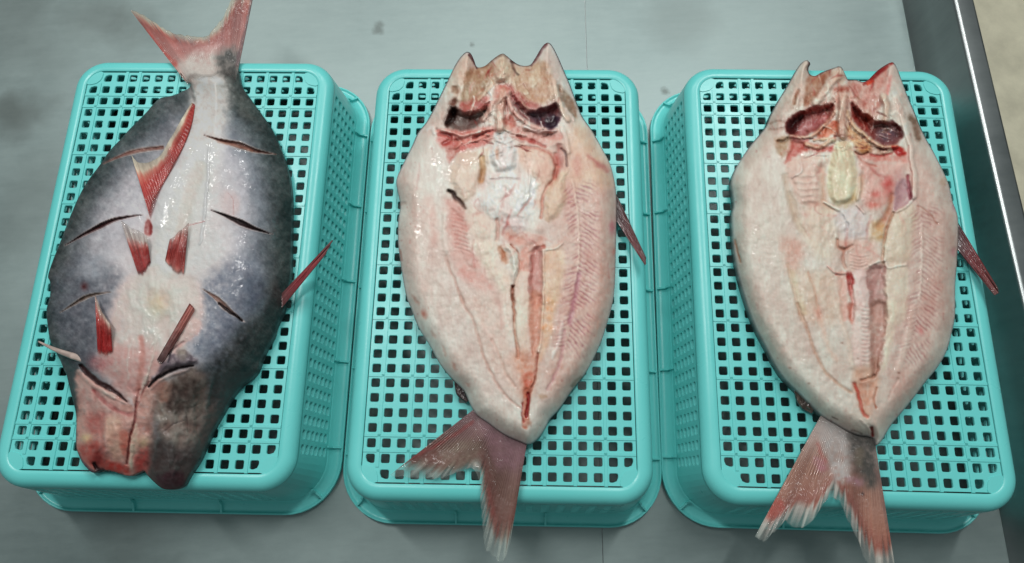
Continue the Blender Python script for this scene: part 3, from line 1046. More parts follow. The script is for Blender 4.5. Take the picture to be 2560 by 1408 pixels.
    p.c = np.clip(p.c * np.array([0.975, 0.965, 0.96]), 0.02, 0.77)


def z1(x, y, d):
    hd = 1 - 0.35 * sstep(880, 1050, y)
    f = 1 - (1 - np.clip(d / 165, 0, 1)) ** 2
    root = sstep(150, 212, y)
    return (0.002 + 0.006 * root) + 0.040 * f * hd * (0.35 + 0.65 * root)


b1, za1 = slab('body', f1, OUT1, 2.5, ZB, z1, paint1, M_SKIN, (150, 150, 155))
RED = [(0, (166, 66, 60)), (0.2, (158, 52, 48)), (0.5, (160, 56, 50)), (0.68, (176, 104, 90)), (0.80, (196, 180, 160)), (1.05, (200, 194, 178))]
fin('anal_fin', f1, [(488, 262), (480, 312), (462, 362), (438, 410), (412, 455), (392, 500), (376, 548)], [(479, 256), (452, 300), (426, 346), (400, 388), (368, 404), (343, 402), (327, 384)], ZB + .03, ZB + .03, RED, 34, 140, 36, za1, 0.05, 0.8, 0.75, 0.004, seed=3, a0=0.14)
fin('pelvic_fin', f1, [(346, 688), (356, 690), (366, 676), (376, 660)], [(300, 548), (318, 560), (340, 574), (366, 588)], ZB + .04, ZB + .04, [(0, (140, 28, 26)), (0.4, (152, 40, 36)), (0.58, (168, 84, 76)), (0.72, (190, 176, 168)), (1.05, (196, 190, 186))], 14, 70, 40, za1, 0.08, 0.6, 0.35, 0.004, seed=5, a0=0.14)
fin('pelvic_fin', f1, [(412, 654), (426, 672), (444, 686), (458, 690)], [(424, 598), (440, 584), (456, 572), (471, 556)], ZB + .04, ZB + .04, [(0, (200, 150, 138)), (0.18, (160, 66, 60)), (0.55, (150, 50, 46)), (0.8, (178, 96, 88)), (1.05, (200, 176, 168))], 12, 60, 36, za1, 0.10, 0.75, 0.4, 0.004, seed=6, a0=0.14)
fin('pectoral_fin', f1, [(244, 888), (262, 890), (280, 884)], [(237, 735), (252, 776), (276, 812)], ZB + .03, ZB + .03, [(0, (196, 120, 108)), (0.12, (150, 26, 26)), (0.5, (160, 34, 32)), (0.75, (174, 80, 72)), (0.92, (206, 180, 165)), (1.05, (208, 186, 172))], 9, 46, 36, za1, 0.05, 0.9, 0.8, 0.006, seed=7, a0=0.14)
fin('pectoral_fin', f1, [(392, 900), (400, 908), (407, 906)], [(474, 758), (482, 768), (484, 776)], ZB + .03, ZB + .03, [(0, (70, 46, 46)), (0.35, (110, 70, 66)), (0.7, (160, 96, 88)), (1.05, (190, 120, 110))], 4, 16, 36, za1, 0.03, 0.95, 0.9, 0.002, seed=8, thick=0.002)
fin('dorsal_fin', f1, [(700, 738), (704, 752), (704, 770)], [(830, 600), (829, 606), (820, 628)], ZB + .012, ZB + .030, [(0, (96, 62, 62)), (0.3, (140, 60, 66)), (0.7, (150, 66, 70)), (1.05, (110, 80, 80))], 7, 40, 36, None, 0.12, 0.9, 0.85, 0, seed=9, bow=0.0)
TAIL1 = [(0, (196, 186, 180)), (0.25, (196, 174, 166)), (0.38, (186, 142, 136)), (0.58, (162, 106, 100)), (0.76, (150, 80, 72)), (0.84, (176, 128, 112)), (0.92, (186, 180, 160)), (1.05, (196, 194, 174))]


def ptail1(p):
    p.t(100, 0)
    p.poly([(1380, 900), (1360, 700), (1440, 600), (1540, 500), (1800, 470), (1960, 560), (2000, 900)], (200, 193, 186), 0.85, 30)
    p.poly([(1760, 560), (1900, 480), (1990, 560), (2010, 900), (1880, 900), (1800, 700)], (80, 80, 78), 0.85, 26)
    p.line([(1360, 680), (1420, 760), (1480, 860)], 12, (206, 164, 154), 0.6, 12)
    p.line([(1965, 650), (2020, 430), (2080, 200), (2120, -20)], 8, (104, 84, 86), 0.8, 6)
    p.line([(1340, 640), (1210, 510), (1080, 330)], 14, (174, 70, 62), 0.6, 12)
    p.poly([(1280, 500), (1420, 400), (1700, 420), (1850, 300), (1880, 440), (1700, 520), (1450, 540)], (182, 128, 124), 0.5, 30)



fin('tail_fin', f1, [(470, 213), (495, 200), (526, 195), (560, 199), (587, 214)], [(320, 18), (360, 34), (400, 60), (440, 78), (490, 90), (530, 74), (556, 44), (578, 2), (600, -34), (640, -46)], ZB + .0034, ZB + .0034, TAIL1, 44, 240, 60, za1, 0.13, 0.80, 0.45, 0, seed=10, paint=ptail1, a0=0.14, zoff=0.0013)


def spine(name, parent, pts, w, z, mat_col, seed=1):
    """flattened tapering bony spine"""
    P = resample(pts, 24)
    zz = np.interp(np.linspace(0, 1, 24), np.linspace(0, 1, len(z)), z)
    C3 = ray_xy(P[:, 0], P[:, 1], zz)
    V, Fs, C = [], [], []
    k = 10
    for i in range(24):
        t = C3[min(i + 1, 23)] - C3[max(i - 1, 0)]
        t /= np.linalg.norm(t)
        s_ = np.cross(t, (0, 0, 1))
        s_ /= np.linalg.norm(s_)
        r = w * (0.25 + 0.75 * min(1, i / 14.0))
        for j in range(k):
            a = j / k * 2 * math.pi
            V.append(C3[i] + s_ * r * math.cos(a) + np.array((0, 0, 1)) * r * 0.55 * math.sin(a))
            n_ = vnoise(np.array([i * 0.7]), np.array([j * 0.9]), seed)[0]
            C.append(np.append(lin(np.array(mat_col) / 255 * (0.8 + 0.35 * n_)), 1))
    for i in range(23):
        for j in range(k):
            Fs.append([i * k + j, i * k + (j + 1) % k, (i + 1) * k + (j + 1) % k, (i + 1) * k + j])
    Fs.append(list(range(k))[::-1])
    Fs.append(list(range(23 * k, 24 * k)))
    return mesh_obj(name, np.array(V) - np.array(parent.location), Fs, M_FIN, parent, col=C)


spine('pectoral_spine', f1, [(96, 854), (140, 875), (190, 893), (238, 908)], 0.0028, [ZB + .016, ZB + .020, ZB + .026, ZB + .027], (176, 158, 150), 3)

# =================================================================== fish 2: flesh side up
f2 = empty('butterflied_fish', on_basket(1270, 620))
tag(f2, 'opened pale fish, flesh up, on the basket between the other two, its tail purplish', 'fish', 'fish laid out on upturned baskets')
OUT2 = [(991, 450), (1007, 412), (1030, 365), (1045, 332), (1065, 307), (1080, 280), (1100, 240), (1120, 200), (1137, 165), (1152, 142), (1166, 130), (1177, 134), (1185, 150), (1193, 168), (1212, 165), (1230, 150), (1245, 139), (1257, 134), (1267, 140), (1280, 151), (1295, 161), (1312, 165), (1327, 161), (1340, 142), (1352, 122), (1362, 110), (1372, 107), (1382, 117), (1395, 142), (1410, 177), (1425, 212), (1440, 252), (1455, 290), (1477, 322), (1492, 347), (1510, 380), (1525, 410), (1535, 447), (1541, 490), (1541, 540), (1540, 600), (1539, 650), (1537, 712), (1532, 755), (1520, 802), (1502, 857), (1482, 900), (1462, 935), (1430, 975), (1400, 1020), (1375, 1047), (1365, 1067), (1350, 1090), (1332, 1107), (1317, 1110), (1303, 1105), (1272, 1092), (1245, 1076), (1220, 1057), (1192, 1037), (1175, 1010), (1160, 977), (1130, 947), (1100, 910), (1075, 865), (1047, 820), (1027, 770), (1017, 745), (1010, 712), (1000, 650), (995, 600), (996, 550), (1001, 515), (995, 482)]


def strands(p, cx, seed):
    rg = np.random.RandomState(seed)
    pal = [((224, 204, 192), 1.2), ((162, 84, 80), -1.0), ((150, 112, 92), -1.0), ((206, 150, 140), 0.6), ((226, 214, 204), 1.5), ((130, 70, 64), -1.3)]
    p.t(0, 0, 1)
    for k in range(150):
        x0, y0 = cx + rg.normal(0, 72), rg.uniform(170, 385)
        hw = 60 + (y0 - 150) * 0.42
        if abs(x0 - cx) > hw:
            continue
        band = 320 < y0 < 378
        a = rg.normal(0, 0.45) if band else (math.pi / 2 + rg.normal(0, 0.5) - (x0 - cx) / 260)
        L_ = rg.uniform(14, 46)
        c_, z_ = pal[rg.randint(6)]
        b_ = rg.normal(0, 6)
        pts = [(x0 - math.cos(a) * L_ / 2, y0 - math.sin(a) * L_ / 2), (x0 + b_, y0 + b_ * 0.5), (x0 + math.cos(a) * L_ / 2, y0 + math.sin(a) * L_ / 2)]
        p.line(pts, rg.uniform(2.5, 6), c_, rg.uniform(0.25, 0.65), 3, z_, (0.2, 0.2))
    for k in range(40):
        x0, y0 = cx + rg.normal(0, 70), rg.uniform(380, 640)
        a = math.pi / 2 + rg.normal(0, 0.6)
        L_ = rg.uniform(20, 70)
        c_, z_ = pal[rg.choice([0, 3, 3, 4, 4, 1])]
        b_ = rg.normal(0, 9)
        pts = [(x0 - math.cos(a) * L_ / 2, y0 - math.sin(a) * L_ / 2), (x0 + b_, y0), (x0 + math.cos(a) * L_ / 2, y0 + math.sin(a) * L_ / 2)]
        p.line(pts, rg.uniform(3, 9), c_, rg.uniform(0.15, 0.4), 8, z_ * 0.4, (0.2, 0.2), 4)


def common_flesh(p, d):
    x, y = p.x, p.y
    p.c += (fbm(x / 70, y / 70, 31) * 0.07)[:, None] * np.array([0.5, 1.0, 1.1])
    p.c += (fbm(x / 22, y / 40, 32) * 0.06)[:, None] * np.array([0.5, 1.0, 1.0])
    # thin grey-white skin edge
    e_ = (1 - sstep(2, 11, d))[:, None] * 0.45
    p.c = p.c * (1 - e_) + np.array((0.80, 0.78, 0.78)) * e_
    e_ = (1 - sstep(0.5, 3.6, d))[:, None] * (0.35 + 0.6 * (1 - sstep(300, 420, y)))[:, None]
    p.c = p.c * (1 - e_) + np.array((0.24, 0.22, 0.24)) * e_


def finish_flesh(p, d, cx, cy):
    head = np.exp(-(((p.x - cx) / 170) ** 2 + ((p.y - cy + 45) / 125) ** 2) ** 2)
    mid = np.exp(-(((p.x - cx - 10) / 120) ** 2 + ((p.y - cy - 300) / 170) ** 2) ** 2) * 0.5
    p.folds(np.clip(head + mid * 0.7, 0, 1), 30, 1.2, 0.06, 61, 1.5, 0.8)
    p.folds(head, 12, 0.5, 0.05, 71, 1.5, 0.7)
    chest = np.exp(-(((p.x - cx) / 140) ** 2 + ((p.y - cy - 190) / 110) ** 2) ** 2)
    p.folds(chest, 26, 0.4, 0.03, 75, 1.2, 0.7)
    p.rough(14, 0.5, 76)
    p.mottle(22, 0.035, 41, (0.45, 1, 1), ay=0.5)
    p.mottle(9, 0.034, 49, (0.5, 1, 1), ay=0.35)
    p.mottle(4, 0.040, 42, (0.7, 1, 1), ay=0.4)
    p.mottle(18, 0.08, 43, (0.5, 1, 1), mask=head)
    p.mottle(5, 0.07, 44, (0.8, 1, 1), mask=head)
    p.c += (fbm(p.x / 46, p.y / 80, 57) * 0.10)[:, None] * np.array([0.35, 1.0, 1.0])
    # blood flecks
    fl_ = sstep(0.30, 0.42, fbm(p.x / 9, p.y / 14, 53, 2)) * (1 - sstep(25, 90, d)) * 0.35
    p.c = p.c * (1 - fl_[:, None]) + np.array((0.68, 0.44, 0.42)) * fl_[:, None]
    p.rough(30, 0.35, 45, ay=0.5)
    p.rough(8, 0.16, 46, ay=0.5)
    g_ = p.c.mean(1, keepdims=True)
    p.c = g_ + (p.c - g_) * 1.06
    p.c = 0.74 + (p.c - 0.74) * 1.12 - 0.012
    p.c = np.clip(p.c, 0.02, 0.86)


def paint2(p, d):
    common_flesh(p, d)
    x, y = p.x, p.y
    p.t(0, 0, 1)
    p.poly([(1380, 380), (1500, 400), (1535, 560), (1530, 740), (1470, 900), (1390, 1000), (1350, 900), (1390, 650)], (204, 172, 160), 0.75, 60)
    p.poly([(1010, 480), (1060, 460), (1110, 560), (1120, 700), (1080, 760), (1020, 640)], (208, 190, 180), 0.6, 40)
    # ---------------- head, tile (980,100)
    p.t(980, 100)
    p.poly([(700, 330), (860, 270), (1000, 230), (1010, 330), (960, 450), (900, 580), (800, 690), (700, 700), (680, 560), (700, 440)], (168, 141, 118), 0.9, 14, -5)
    p.poly([(1200, 250), (1390, 255), (1470, 200), (1560, 250), (1600, 400), (1580, 560), (1500, 640), (1330, 620), (1220, 500), (1190, 380)], (190, 162, 140), 0.9, 16, -4)
    p.poly([(620, 290), (700, 180), (770, 150), (800, 230), (740, 320), (700, 480), (690, 620), (600, 620), (640, 480), (560, 560), (540, 500)], (212, 193, 178), 0.9, 12, 2)
    p.line([(770, 150), (810, 200), (845, 275)], 7, (90, 60, 62), 0.9, 4, -2)
    p.poly([(600, 470), (660, 460), (670, 520), (620, 540)], (140, 100, 80), 0.7, 8, -3)
    p.poly([(585, 600), (640, 580), (650, 640), (580, 680)], (110, 70, 58), 0.8, 8, -4)
    # left cavity
    p.poly([(575, 660), (560, 760), (528, 830), (580, 885), (680, 922), (800, 885), (900, 840), (985, 720), (960, 660), (860, 690), (740, 720), (650, 680)], (122, 104, 98), 1, 9, -13)
    p.poly([(570, 680), (650, 690), (640, 790), (570, 850), (530, 830)], (66, 40, 34), 0.85, 12, -3)
    p.poly([(690, 640), (800, 600), (950, 560), (990, 640), (930, 700), (780, 750), (690, 720)], (172, 98, 92), 0.8, 14, 2)
    p.line([(820, 560), (815, 640), (770, 750)], 4, (226, 200, 188), 0.9, 3, 2)
    p.blob(760, 850, 100, 50, (128, 118, 114), 0.7)
    # right cavity
    p.poly([(1190, 520), (1290, 640), (1400, 700), (1540, 660), (1660, 620), (1690, 720), (1660, 830), (1560, 895), (1470, 860), (1360, 800), (1270, 740), (1210, 640)], (140, 92, 92), 1, 9, -13)
    p.poly([(1180, 440), (1230, 500), (1330, 600), (1460, 650), (1400, 700), (1290, 660), (1210, 580)], (158, 74, 70), 0.75, 14, -1)
    p.poly([(1380, 740), (1520, 720), (1660, 760), (1640, 850), (1560, 890), (1440, 840)], (92, 78, 88), 0.75, 14)
    p.poly([(1540, 820), (1650, 790), (1630, 870), (1560, 892)], (52, 40, 58), 0.8, 12)
    p.line([(1485, 820), (1500, 860), (1515, 890)], 3.2, (240, 232, 228), 0.9, 2, 3)
    # nose knob
    p.poly([(1105, 150), (1160, 200), (1195, 290), (1190, 380), (1130, 430), (1040, 430), (985, 400), (1010, 320), (1050, 220)], (208, 188, 164), 0.95, 12, 5)
    p.poly([(1010, 340), (1100, 330), (1180, 350), (1130, 425), (1030, 420)], (216, 200, 190), 0.8, 10, 2)
    p.line([(1060, 160), (1110, 138), (1160, 170)], 10, (120, 96, 84), 0.6, 7)
    p.line([(1200, 210), (1220, 300), (1260, 350)], 6, (96, 72, 62), 0.7, 5, -2)
    p.line([(860, 270), (930, 262), (1010, 200), (1080, 150)], 7, (136, 112, 96), 0.7, 5)
    p.line([(1200, 215), (1300, 250), (1390, 245)], 8, (90, 66, 62), 0.8, 5)
    p.line([(1395, 245), (1450, 160), (1540, 40)], 9, (110, 70, 72), 0.85, 5)
    p.line([(1010, 440), (940, 520), (860, 600)], 8, (206, 176, 152), 0.7, 6, 2)
    # centre wedge
    p.poly([(1040, 470), (1130, 440), (1190, 480), (1180, 560), (1140, 620), (1060, 620), (1020, 560)], (190, 118, 108), 0.85, 12, 2)
    p.line([(1110, 520), (1085, 640), (1080, 760), (1075, 880)], 22, (212, 178, 162), 0.9, 10, 5)
    p.line([(1050, 480), (1020, 600), (960, 720), (900, 800)], 11, (214, 176, 164), 0.9, 6, 4)
    p.line([(1170, 520), (1170, 620), (1220, 720), (1330, 820), (1450, 880), (1600, 910)], 10, (214, 178, 168), 0.9, 6, 4)
    p.poly([(1110, 780), (1200, 760), (1240, 850), (1190, 890), (1120, 860)], (180, 108, 96), 0.8, 12, -2)
    p.blob(1140, 880, 50, 22, (214, 178, 160), 0.8, 1)
    # gill bands
    p.poly([(450, 910), (540, 890), (680, 930), (840, 890), (1020, 870), (1030, 930), (980, 1000), (840, 1080), (680, 1110), (560, 1080), (470, 1040)], (192, 118, 110), 0.95, 12, -1)
    p.line([(470, 940), (560, 950), (590, 1000), (520, 1040)], 9, (166, 82, 76), 0.8, 6, -2)
    p.line([(500, 900), (610, 930), (700, 960), (820, 930), (1010, 890)], 7, (222, 186, 176), 0.85, 5, 3)
    p.line([(640, 1000), (760, 1000), (880, 950), (1000, 900)], 7, (160, 84, 80), 0.7, 6, -2)
    p.line([(640, 1080), (720, 1010), (840, 1000), (960, 940)], 7, (216, 160, 148), 0.7, 6, 2)
    p.poly([(540, 1080), (640, 1060), (690, 1110), (600, 1200), (560, 1220)], (186, 128, 118), 0.8, 10, -2)
    p.poly([(1200, 880), (1330, 860), (1500, 910), (1640, 900), (1700, 920), (1690, 1000), (1540, 1070), (1400, 1040), (1270, 1000), (1210, 960)], (204, 158, 148), 0.95, 12, -1)
    p.line([(1240, 960), (1400, 1010), (1530, 1070)], 7, (170, 100, 92), 0.7, 6, -2)
    p.blob(1400, 1010, 36, 26, (160, 64, 58), 0.7)
    p.line([(1320, 870), (1480, 920), (1640, 910)], 6, (222, 200, 194), 0.8, 5, 3)
    p.poly([(1560, 1020), (1700, 1000), (1730, 1050), (1600, 1080)], (214, 196, 184), 0.8, 8, 2)
    # cheek bone on the right
    p.line([(1620, 420), (1650, 560), (1700, 700), (1760, 800)], 13, (216, 196, 180), 0.9, 7, 3)
    p.poly([(1560, 460), (1600, 460), (1640, 560), (1600, 610), (1540, 560)], (208, 190, 172), 0.9, 9, 3)
    p.poly([(1650, 440), (1720, 500), (1820, 620), (1860, 760), (1830, 800), (1760, 700), (1680, 560)], (150, 122, 104), 0.8, 9, -3)
    p.line([(1740, 690), (1790, 760), (1820, 800)], 7, (222, 206, 196), 0.8, 4, 2)
    p.line([(1700, 880), (1740, 1000), (1760, 1120)], 12, (218, 200, 190), 0.8, 8, 2)
    p.line([(1690, 1090), (1740, 1150), (1750, 1260)], 5, (96, 82, 84), 0.7, 4, -3)
    p.line([(1670, 1060), (1690, 1150), (1680, 1250)], 14, (186, 142, 134), 0.8, 10, -2)
    p.blob(446, 886, 9, 10, (30, 22, 22), 1, -3)
    p.poly([(330, 830), (440, 780), (520, 680), (560, 640), (540, 760), (480, 870), (400, 960), (340, 920)], (212, 194, 184), 0.7, 14, 1)
    p.line([(350, 900), (400, 870), (420, 930)], 9, (230, 222, 216), 0.7, 6, 2)
    # brain / white cone
    p.poly([(1040, 940), (1140, 930), (1200, 1010), (1250, 1100), (1250, 1240), (1200, 1300), (1060, 1320), (980, 1240), (970, 1120), (1020, 1040)], (224, 214, 210), 1, 10, 4)
    p.poly([(1035, 1100), (1065, 1080), (1075, 1170), (1045, 1200)], (204, 178, 164), 0.8, 8, -1.5)
    # chest plates
    p.poly([(600, 1260), (690, 1130), (830, 1110), (960, 1090), (970, 1220), (900, 1400), (820, 1560), (700, 1620), (620, 1500), (570, 1380)], (216, 197, 182), 0.95, 12, 3)
    p.line([(900, 1180), (910, 1300), (890, 1400)], 13, (194, 162, 128), 0.8, 9, -2)
    p.poly([(1280, 1040), (1400, 1070), (1560, 1090), (1640, 1200), (1640, 1320), (1560, 1440), (1440, 1400), (1330, 1300), (1270, 1160)], (216, 190, 174), 0.95, 12, 2)
    p.line([(1300, 1070), (1450, 1085), (1580, 1140), (1635, 1260), (1630, 1370)], 8, (186, 132, 120), 0.8, 6, -1.5)
    p.line([(1640, 1150), (1660, 1260), (1640, 1380), (1590, 1450)], 11, (188, 122, 112), 0.8, 9, -2)
    # right fillet upper
    p.poly([(1770, 900), (1880, 820), (1980, 920), (2100, 1120), (2180, 1280), (2200, 1440), (2000, 1500), (1800, 1450), (1770, 1200)], (212, 186, 166), 0.8, 30)
    p.line([(1960, 1160), (2040, 1230), (2120, 1280), (2150, 1310)], 12, (180, 110, 108), 0.6, 14, -0.4, (0.3, 1), 5)
    p.poly([(1820, 1200), (1870, 1160), (1880, 1300), (1840, 1360)], (200, 148, 138), 0.6, 18)
    # ---------------- middle, tile (980,400)
    p.t(980, 400)
    p.poly([(960, 140), (1200, 120), (1370, 160), (1450, 240), (1440, 380), (1400, 520), (1340, 640), (1100, 640), (900, 560), (820, 440), (840, 330), (920, 260)], (224, 217, 211), 0.95, 22, 4)
    p.line([(980, 195), (1100, 185), (1270, 190)], 4, (196, 186, 184), 0.8, 4, -1)
    p.line([(1370, 100), (1375, 200), (1365, 300), (1360, 380), (1300, 440)], 5, (230, 214, 206), 0.6, 4, 1.5)
    p.poly([(1100, 600), (1200, 560), (1330, 610), (1350, 680), (1250, 720), (1120, 690)], (218, 206, 202), 0.8, 16, 3)
    p.poly([(1440, 60), (1540, 40), (1560, 200), (1520, 330), (1480, 480), (1440, 420), (1460, 240)], (212, 182, 166), 0.85, 16, -1)
    p.line([(1640, 60), (1620, 180), (1560, 260), (1520, 340), (1500, 460), (1490, 580)], 7, (188, 132, 118), 0.75, 6, -2.2)
    p.poly([(1560, 270), (1700, 120), (1760, 100), (1740, 260), (1740, 420), (1650, 580), (1560, 620), (1510, 520), (1530, 380)], (214, 192, 172), 0.9, 10, 3)
    p.line([(560, 310), (610, 330), (640, 390), (690, 430), (735, 490)], 12, (66, 46, 40), 0.95, 7, -5, (0.5, 0.4), 3)
    p.poly([(530, 380), (640, 420), (720, 520), (760, 640), (740, 780), (800, 900), (900, 1000), (980, 1180), (1020, 1330), (860, 1300), (700, 1180), (600, 1000), (560, 760), (530, 560)], (206, 166, 156), 0.85, 26, -1.5)
    p.poly([(560, 420), (660, 440), (720, 560), (700, 660), (600, 600)], (198, 146, 136), 0.6, 22, -1)
    for k in range(9):
        yy = 540 + k * 42
        p.line([(590 + k * 5, yy), (650 + k * 6, yy + 12), (720 + k * 8, yy + 45)], 4, (188, 134, 126), 0.4, 4, -0.4)
    p.line([(370, 400), (400, 560), (420, 700), (430, 820)], 22, (210, 174, 164), 0.55, 20)
    p.poly([(760, 460), (900, 520), (1000, 600), (1040, 760), (900, 830), (780, 780), (760, 620)], (218, 204, 190), 0.8, 26, 2)
    p.line([(1050, 600), (1060, 700), (1050, 800)], 8, (190, 150, 138), 0.7, 8, -2)
    p.poly([(1110, 720), (1300, 740), (1500, 760), (1520, 860), (1400, 900), (1280, 860), (1160, 800)], (206, 162, 148), 0.85, 18, -1)
    p.blob(1380, 810, 60, 40, (214, 186, 178), 0.7, 2)
    p.blob(1470, 690, 50, 40, (216, 196, 186), 0.8, 2)
    p.line([(1380, 930), (1440, 900), (1520, 870)], 9, (170, 96, 80), 0.7, 6, -1)
    p.poly([(780, 830), (1000, 810), (1050, 860), (1060, 1000), (1160, 1150), (1210, 1250), (1200, 1400), (1100, 1330), (960, 1150), (860, 980)], (220, 207, 192), 0.9, 20, 1.5)
    p.poly([(1060, 880), (1110, 860), (1150, 950), (1150, 1040), (1100, 1010)], (176, 120, 92), 0.9, 12, -4)
    p.poly([(1110, 850), (1190, 840), (1260, 930), (1275, 1060), (1250, 1180), (1205, 1262), (1180, 1180), (1180, 1050), (1150, 930)], (228, 213, 202), 1, 6, 4)
    p.line([(1190, 845), (1262, 930), (1278, 1060), (1252, 1190), (1208, 1265)], 4, (158, 116, 100), 0.7, 3, -2)
    p.line([(1205, 1262), (1200, 1320), (1215, 1420)], 7, (132, 78, 62), 0.9, 5, -5)
    p.poly([(1290, 900), (1370, 880), (1375, 1000), (1370, 1100), (1300, 1130), (1280, 1050)], (208, 160, 146), 0.85, 8, -1)
    p.poly([(1240, 1180), (1370, 1120), (1375, 1430), (1225, 1430)], (216, 199, 186), 0.9, 8, 0.5)
    p.poly([(1385, 930), (1500, 890), (1510, 1430), (1375, 1430)], (194, 150, 142), 0.95, 7, -4)
    p.line([(1400, 960), (1410, 1040), (1400, 1120)], 7, (160, 92, 84), 0.6, 6, -1)
    p.line([(1510, 900), (1515, 1050), (1512, 1430)], 5, (226, 210, 198), 0.9, 4, 2)
    p.poly([(1520, 940), (1700, 880), (1720, 1100), (1660, 1430), (1520, 1430)], (214, 186, 164), 0.85, 16, 1)
    p.line([(1540, 900), (1640, 880), (1700, 830)], 5, (228, 216, 204), 0.7, 4, 1.5)
    p.herring([(1800, 200), (1840, 400), (1865, 640), (1870, 860), (1860, 1060), (1835, 1260), (1815, 1430), (1770, 1740), (1690, 1960)], 38, 70, 12, 0.62, (166, 116, 118), 0.6, -0.4)
    p.line([(1800, 200), (1840, 400), (1865, 640), (1870, 860), (1860, 1060), (1820, 1300)], 6, (224, 206, 192), 0.55, 5, 0.8)
    p.line([(1870, 1140), (1850, 1260), (1820, 1420), (1780, 1640)], 11, (172, 122, 132), 0.7, 10, -0.8)
    p.blob(2200, 680, 28, 60, (192, 104, 118), 0.75)
    p.blob(2215, 920, 18, 36, (190, 104, 92), 0.7)
    p.line([(2160, 1040), (2170, 1180)], 4, (196, 150, 142), 0.6, 4)
    p.line([(540, 960), (570, 1080), (620, 1180), (660, 1300), (720, 1420)], 6, (182, 146, 134), 0.55, 7, -1.1)
    p.line([(80, 900), (100, 1000)], 5, (170, 120, 110), 0.6, 4)
    p.line([(530, 540), (520, 700), (540, 900)], 10, (222, 210, 200), 0.5, 9, 1)
    # edge dents
    p.line([(95, 440), (120, 430)], 8, (190, 160, 150), 0.5, 6, -1)
    # ---------------- lower, tile (980,740)
    p.t(980, 740)
    p.line([(680, 0), (740, 120), (800, 220), (850, 360), (890, 520), (940, 660), (1010, 800), (1100, 950), (1200, 1060), (1290, 1130)], 6, (182, 146, 134), 0.6, 7, -1.1)
    p.poly([(720, 0), (1200, 0), (1210, 300), (1190, 640), (1260, 860), (1310, 1000), (1180, 960), (1040, 780), (920, 540), (800, 180)], (210, 184, 172), 0.6, 30, -0.6)
    p.line([(1000, 440), (1080, 620), (1140, 780), (1230, 900)], 6, (188, 152, 138), 0.5, 6, -1)
    p.line([(900, 300), (980, 420), (1060, 600)], 9, (214, 186, 176), 0.5, 9, 0.7)
    p.line([(1040, 40), (1100, 160), (1100, 320)], 10, (200, 160, 150), 0.4, 10)
    p.poly([(1100, 0), (1200, 0), (1215, 300), (1190, 420), (1130, 300)], (220, 206, 194), 0.8, 14, 1)
    p.line([(1205, 0), (1225, 180), (1230, 360), (1250, 480), (1260, 620)], 7, (164, 116, 98), 0.8, 5, -2.5)
    p.poly([(1240, 0), (1370, 0), (1370, 420), (1360, 560), (1260, 540)], (218, 203, 188), 0.9, 10, 0.5)
    p.poly([(1375, 0), (1505, 0), (1495, 400), (1450, 560), (1390, 580)], (204, 160, 142), 0.9, 9, -2.6)
    p.line([(1512, 0), (1505, 200), (1490, 400), (1470, 560), (1440, 760), (1390, 900)], 5, (226, 206, 190), 0.8, 4, 1.5)
    p.poly([(1530, 0), (1640, 0), (1620, 240), (1540, 540), (1480, 640), (1500, 400)], (216, 184, 156), 0.8, 16)
    for (a, b) in ((1560, 40), (1600, 140), (1540, 300), (1600, 60), (1570, 220), (1510, 320), (1590, 320), (1560, 120)):
        p.blob(a, b, 20, 26, (218, 160, 118), 0.6, 0.4)
    p.poly([(1190, 660), (1260, 560), (1370, 560), (1440, 600), (1450, 720), (1420, 860), (1370, 1000), (1330, 1000), (1290, 860)], (204, 150, 128), 0.75, 34, -2.0)
    p.poly([(1300, 800), (1420, 760), (1400, 900), (1350, 1010), (1320, 940)], (190, 108, 86), 0.7, 16, -1.5)
    p.line([(1460, 580), (1440, 740), (1420, 860), (1380, 960)], 6, (148, 90, 74), 0.7, 5, -2)
    p.line([(1350, 960), (1335, 1060), (1340, 1180), (1330, 1300)], 16, (188, 118, 98), 0.8, 8, -1.5)
    p.line([(1365, 980), (1360, 1080), (1345, 1200)], 8, (136, 34, 30), 0.95, 4, -4)
    p.line([(1310, 1080), (1300, 1180), (1320, 1260)], 4, (142, 60, 52), 0.8, 4, -2)
    p.blob(1370, 1270, 24, 24, (134, 82, 64), 0.7)
    p.line([(1720, 340), (1700, 560), (1650, 740), (1560, 930)], 7, (180, 136, 138), 0.6, 7, -0.9)
    p.line([(1700, 260), (1660, 480), (1600, 620)], 8, (226, 212, 206), 0.5, 6, 0.8)
    for a in ([(200, 0), (260, 80)], [(290, 130), (340, 220)], [(400, 340), (440, 420)], [(500, 500), (540, 590)], [(600, 680), (640, 740)], [(740, 860), (770, 900)]):
        p.line(a, 6, (188, 140, 126), 0.5, 7, -0.3, (0.2, 0.5), 6)
    p.blob(325, 185, 26, 40, (190, 106, 92), 0.6, 0, -20)
    p.poly([(1460, 990), (1530, 980), (1550, 1010), (1500, 1030)], (176, 148, 122), 0.6, 6)
    p.line([(1800, 900), (1850, 840), (1890, 810)], 8, (140, 124, 110), 0.7, 7)
    p.line([(2060, 260), (2040, 400)], 5, (216, 176, 160), 0.5, 4)
    p.t(0, 0, 1)
    p.wet([(1036, 500), (1032, 540), (1036, 580)], 22)
    p.wet([(1130, 440), (1150, 400), (1180, 395)], 34)
    p.wet([(1090, 400), (1100, 440), (1100, 480)], 22, 0.8)
    p.wet([(1325, 410), (1325, 480), (1305, 505)], 20, 0.9)
    p.wet([(1110, 350), (1200, 330)], 26, 0.5)
    p.wet([(1130, 300), (1200, 290)], 30, 0.6)
    p.wet([(1300, 290), (1390, 300)], 30, 0.6)
    p.wet([(1250, 190), (1250, 250)], 40, 0.5)
    p.wet([(1340, 170), (1390, 220), (1410, 300)], 24, 0.5)
    p.wet([(1250, 420), (1270, 520)], 50, 0.4)
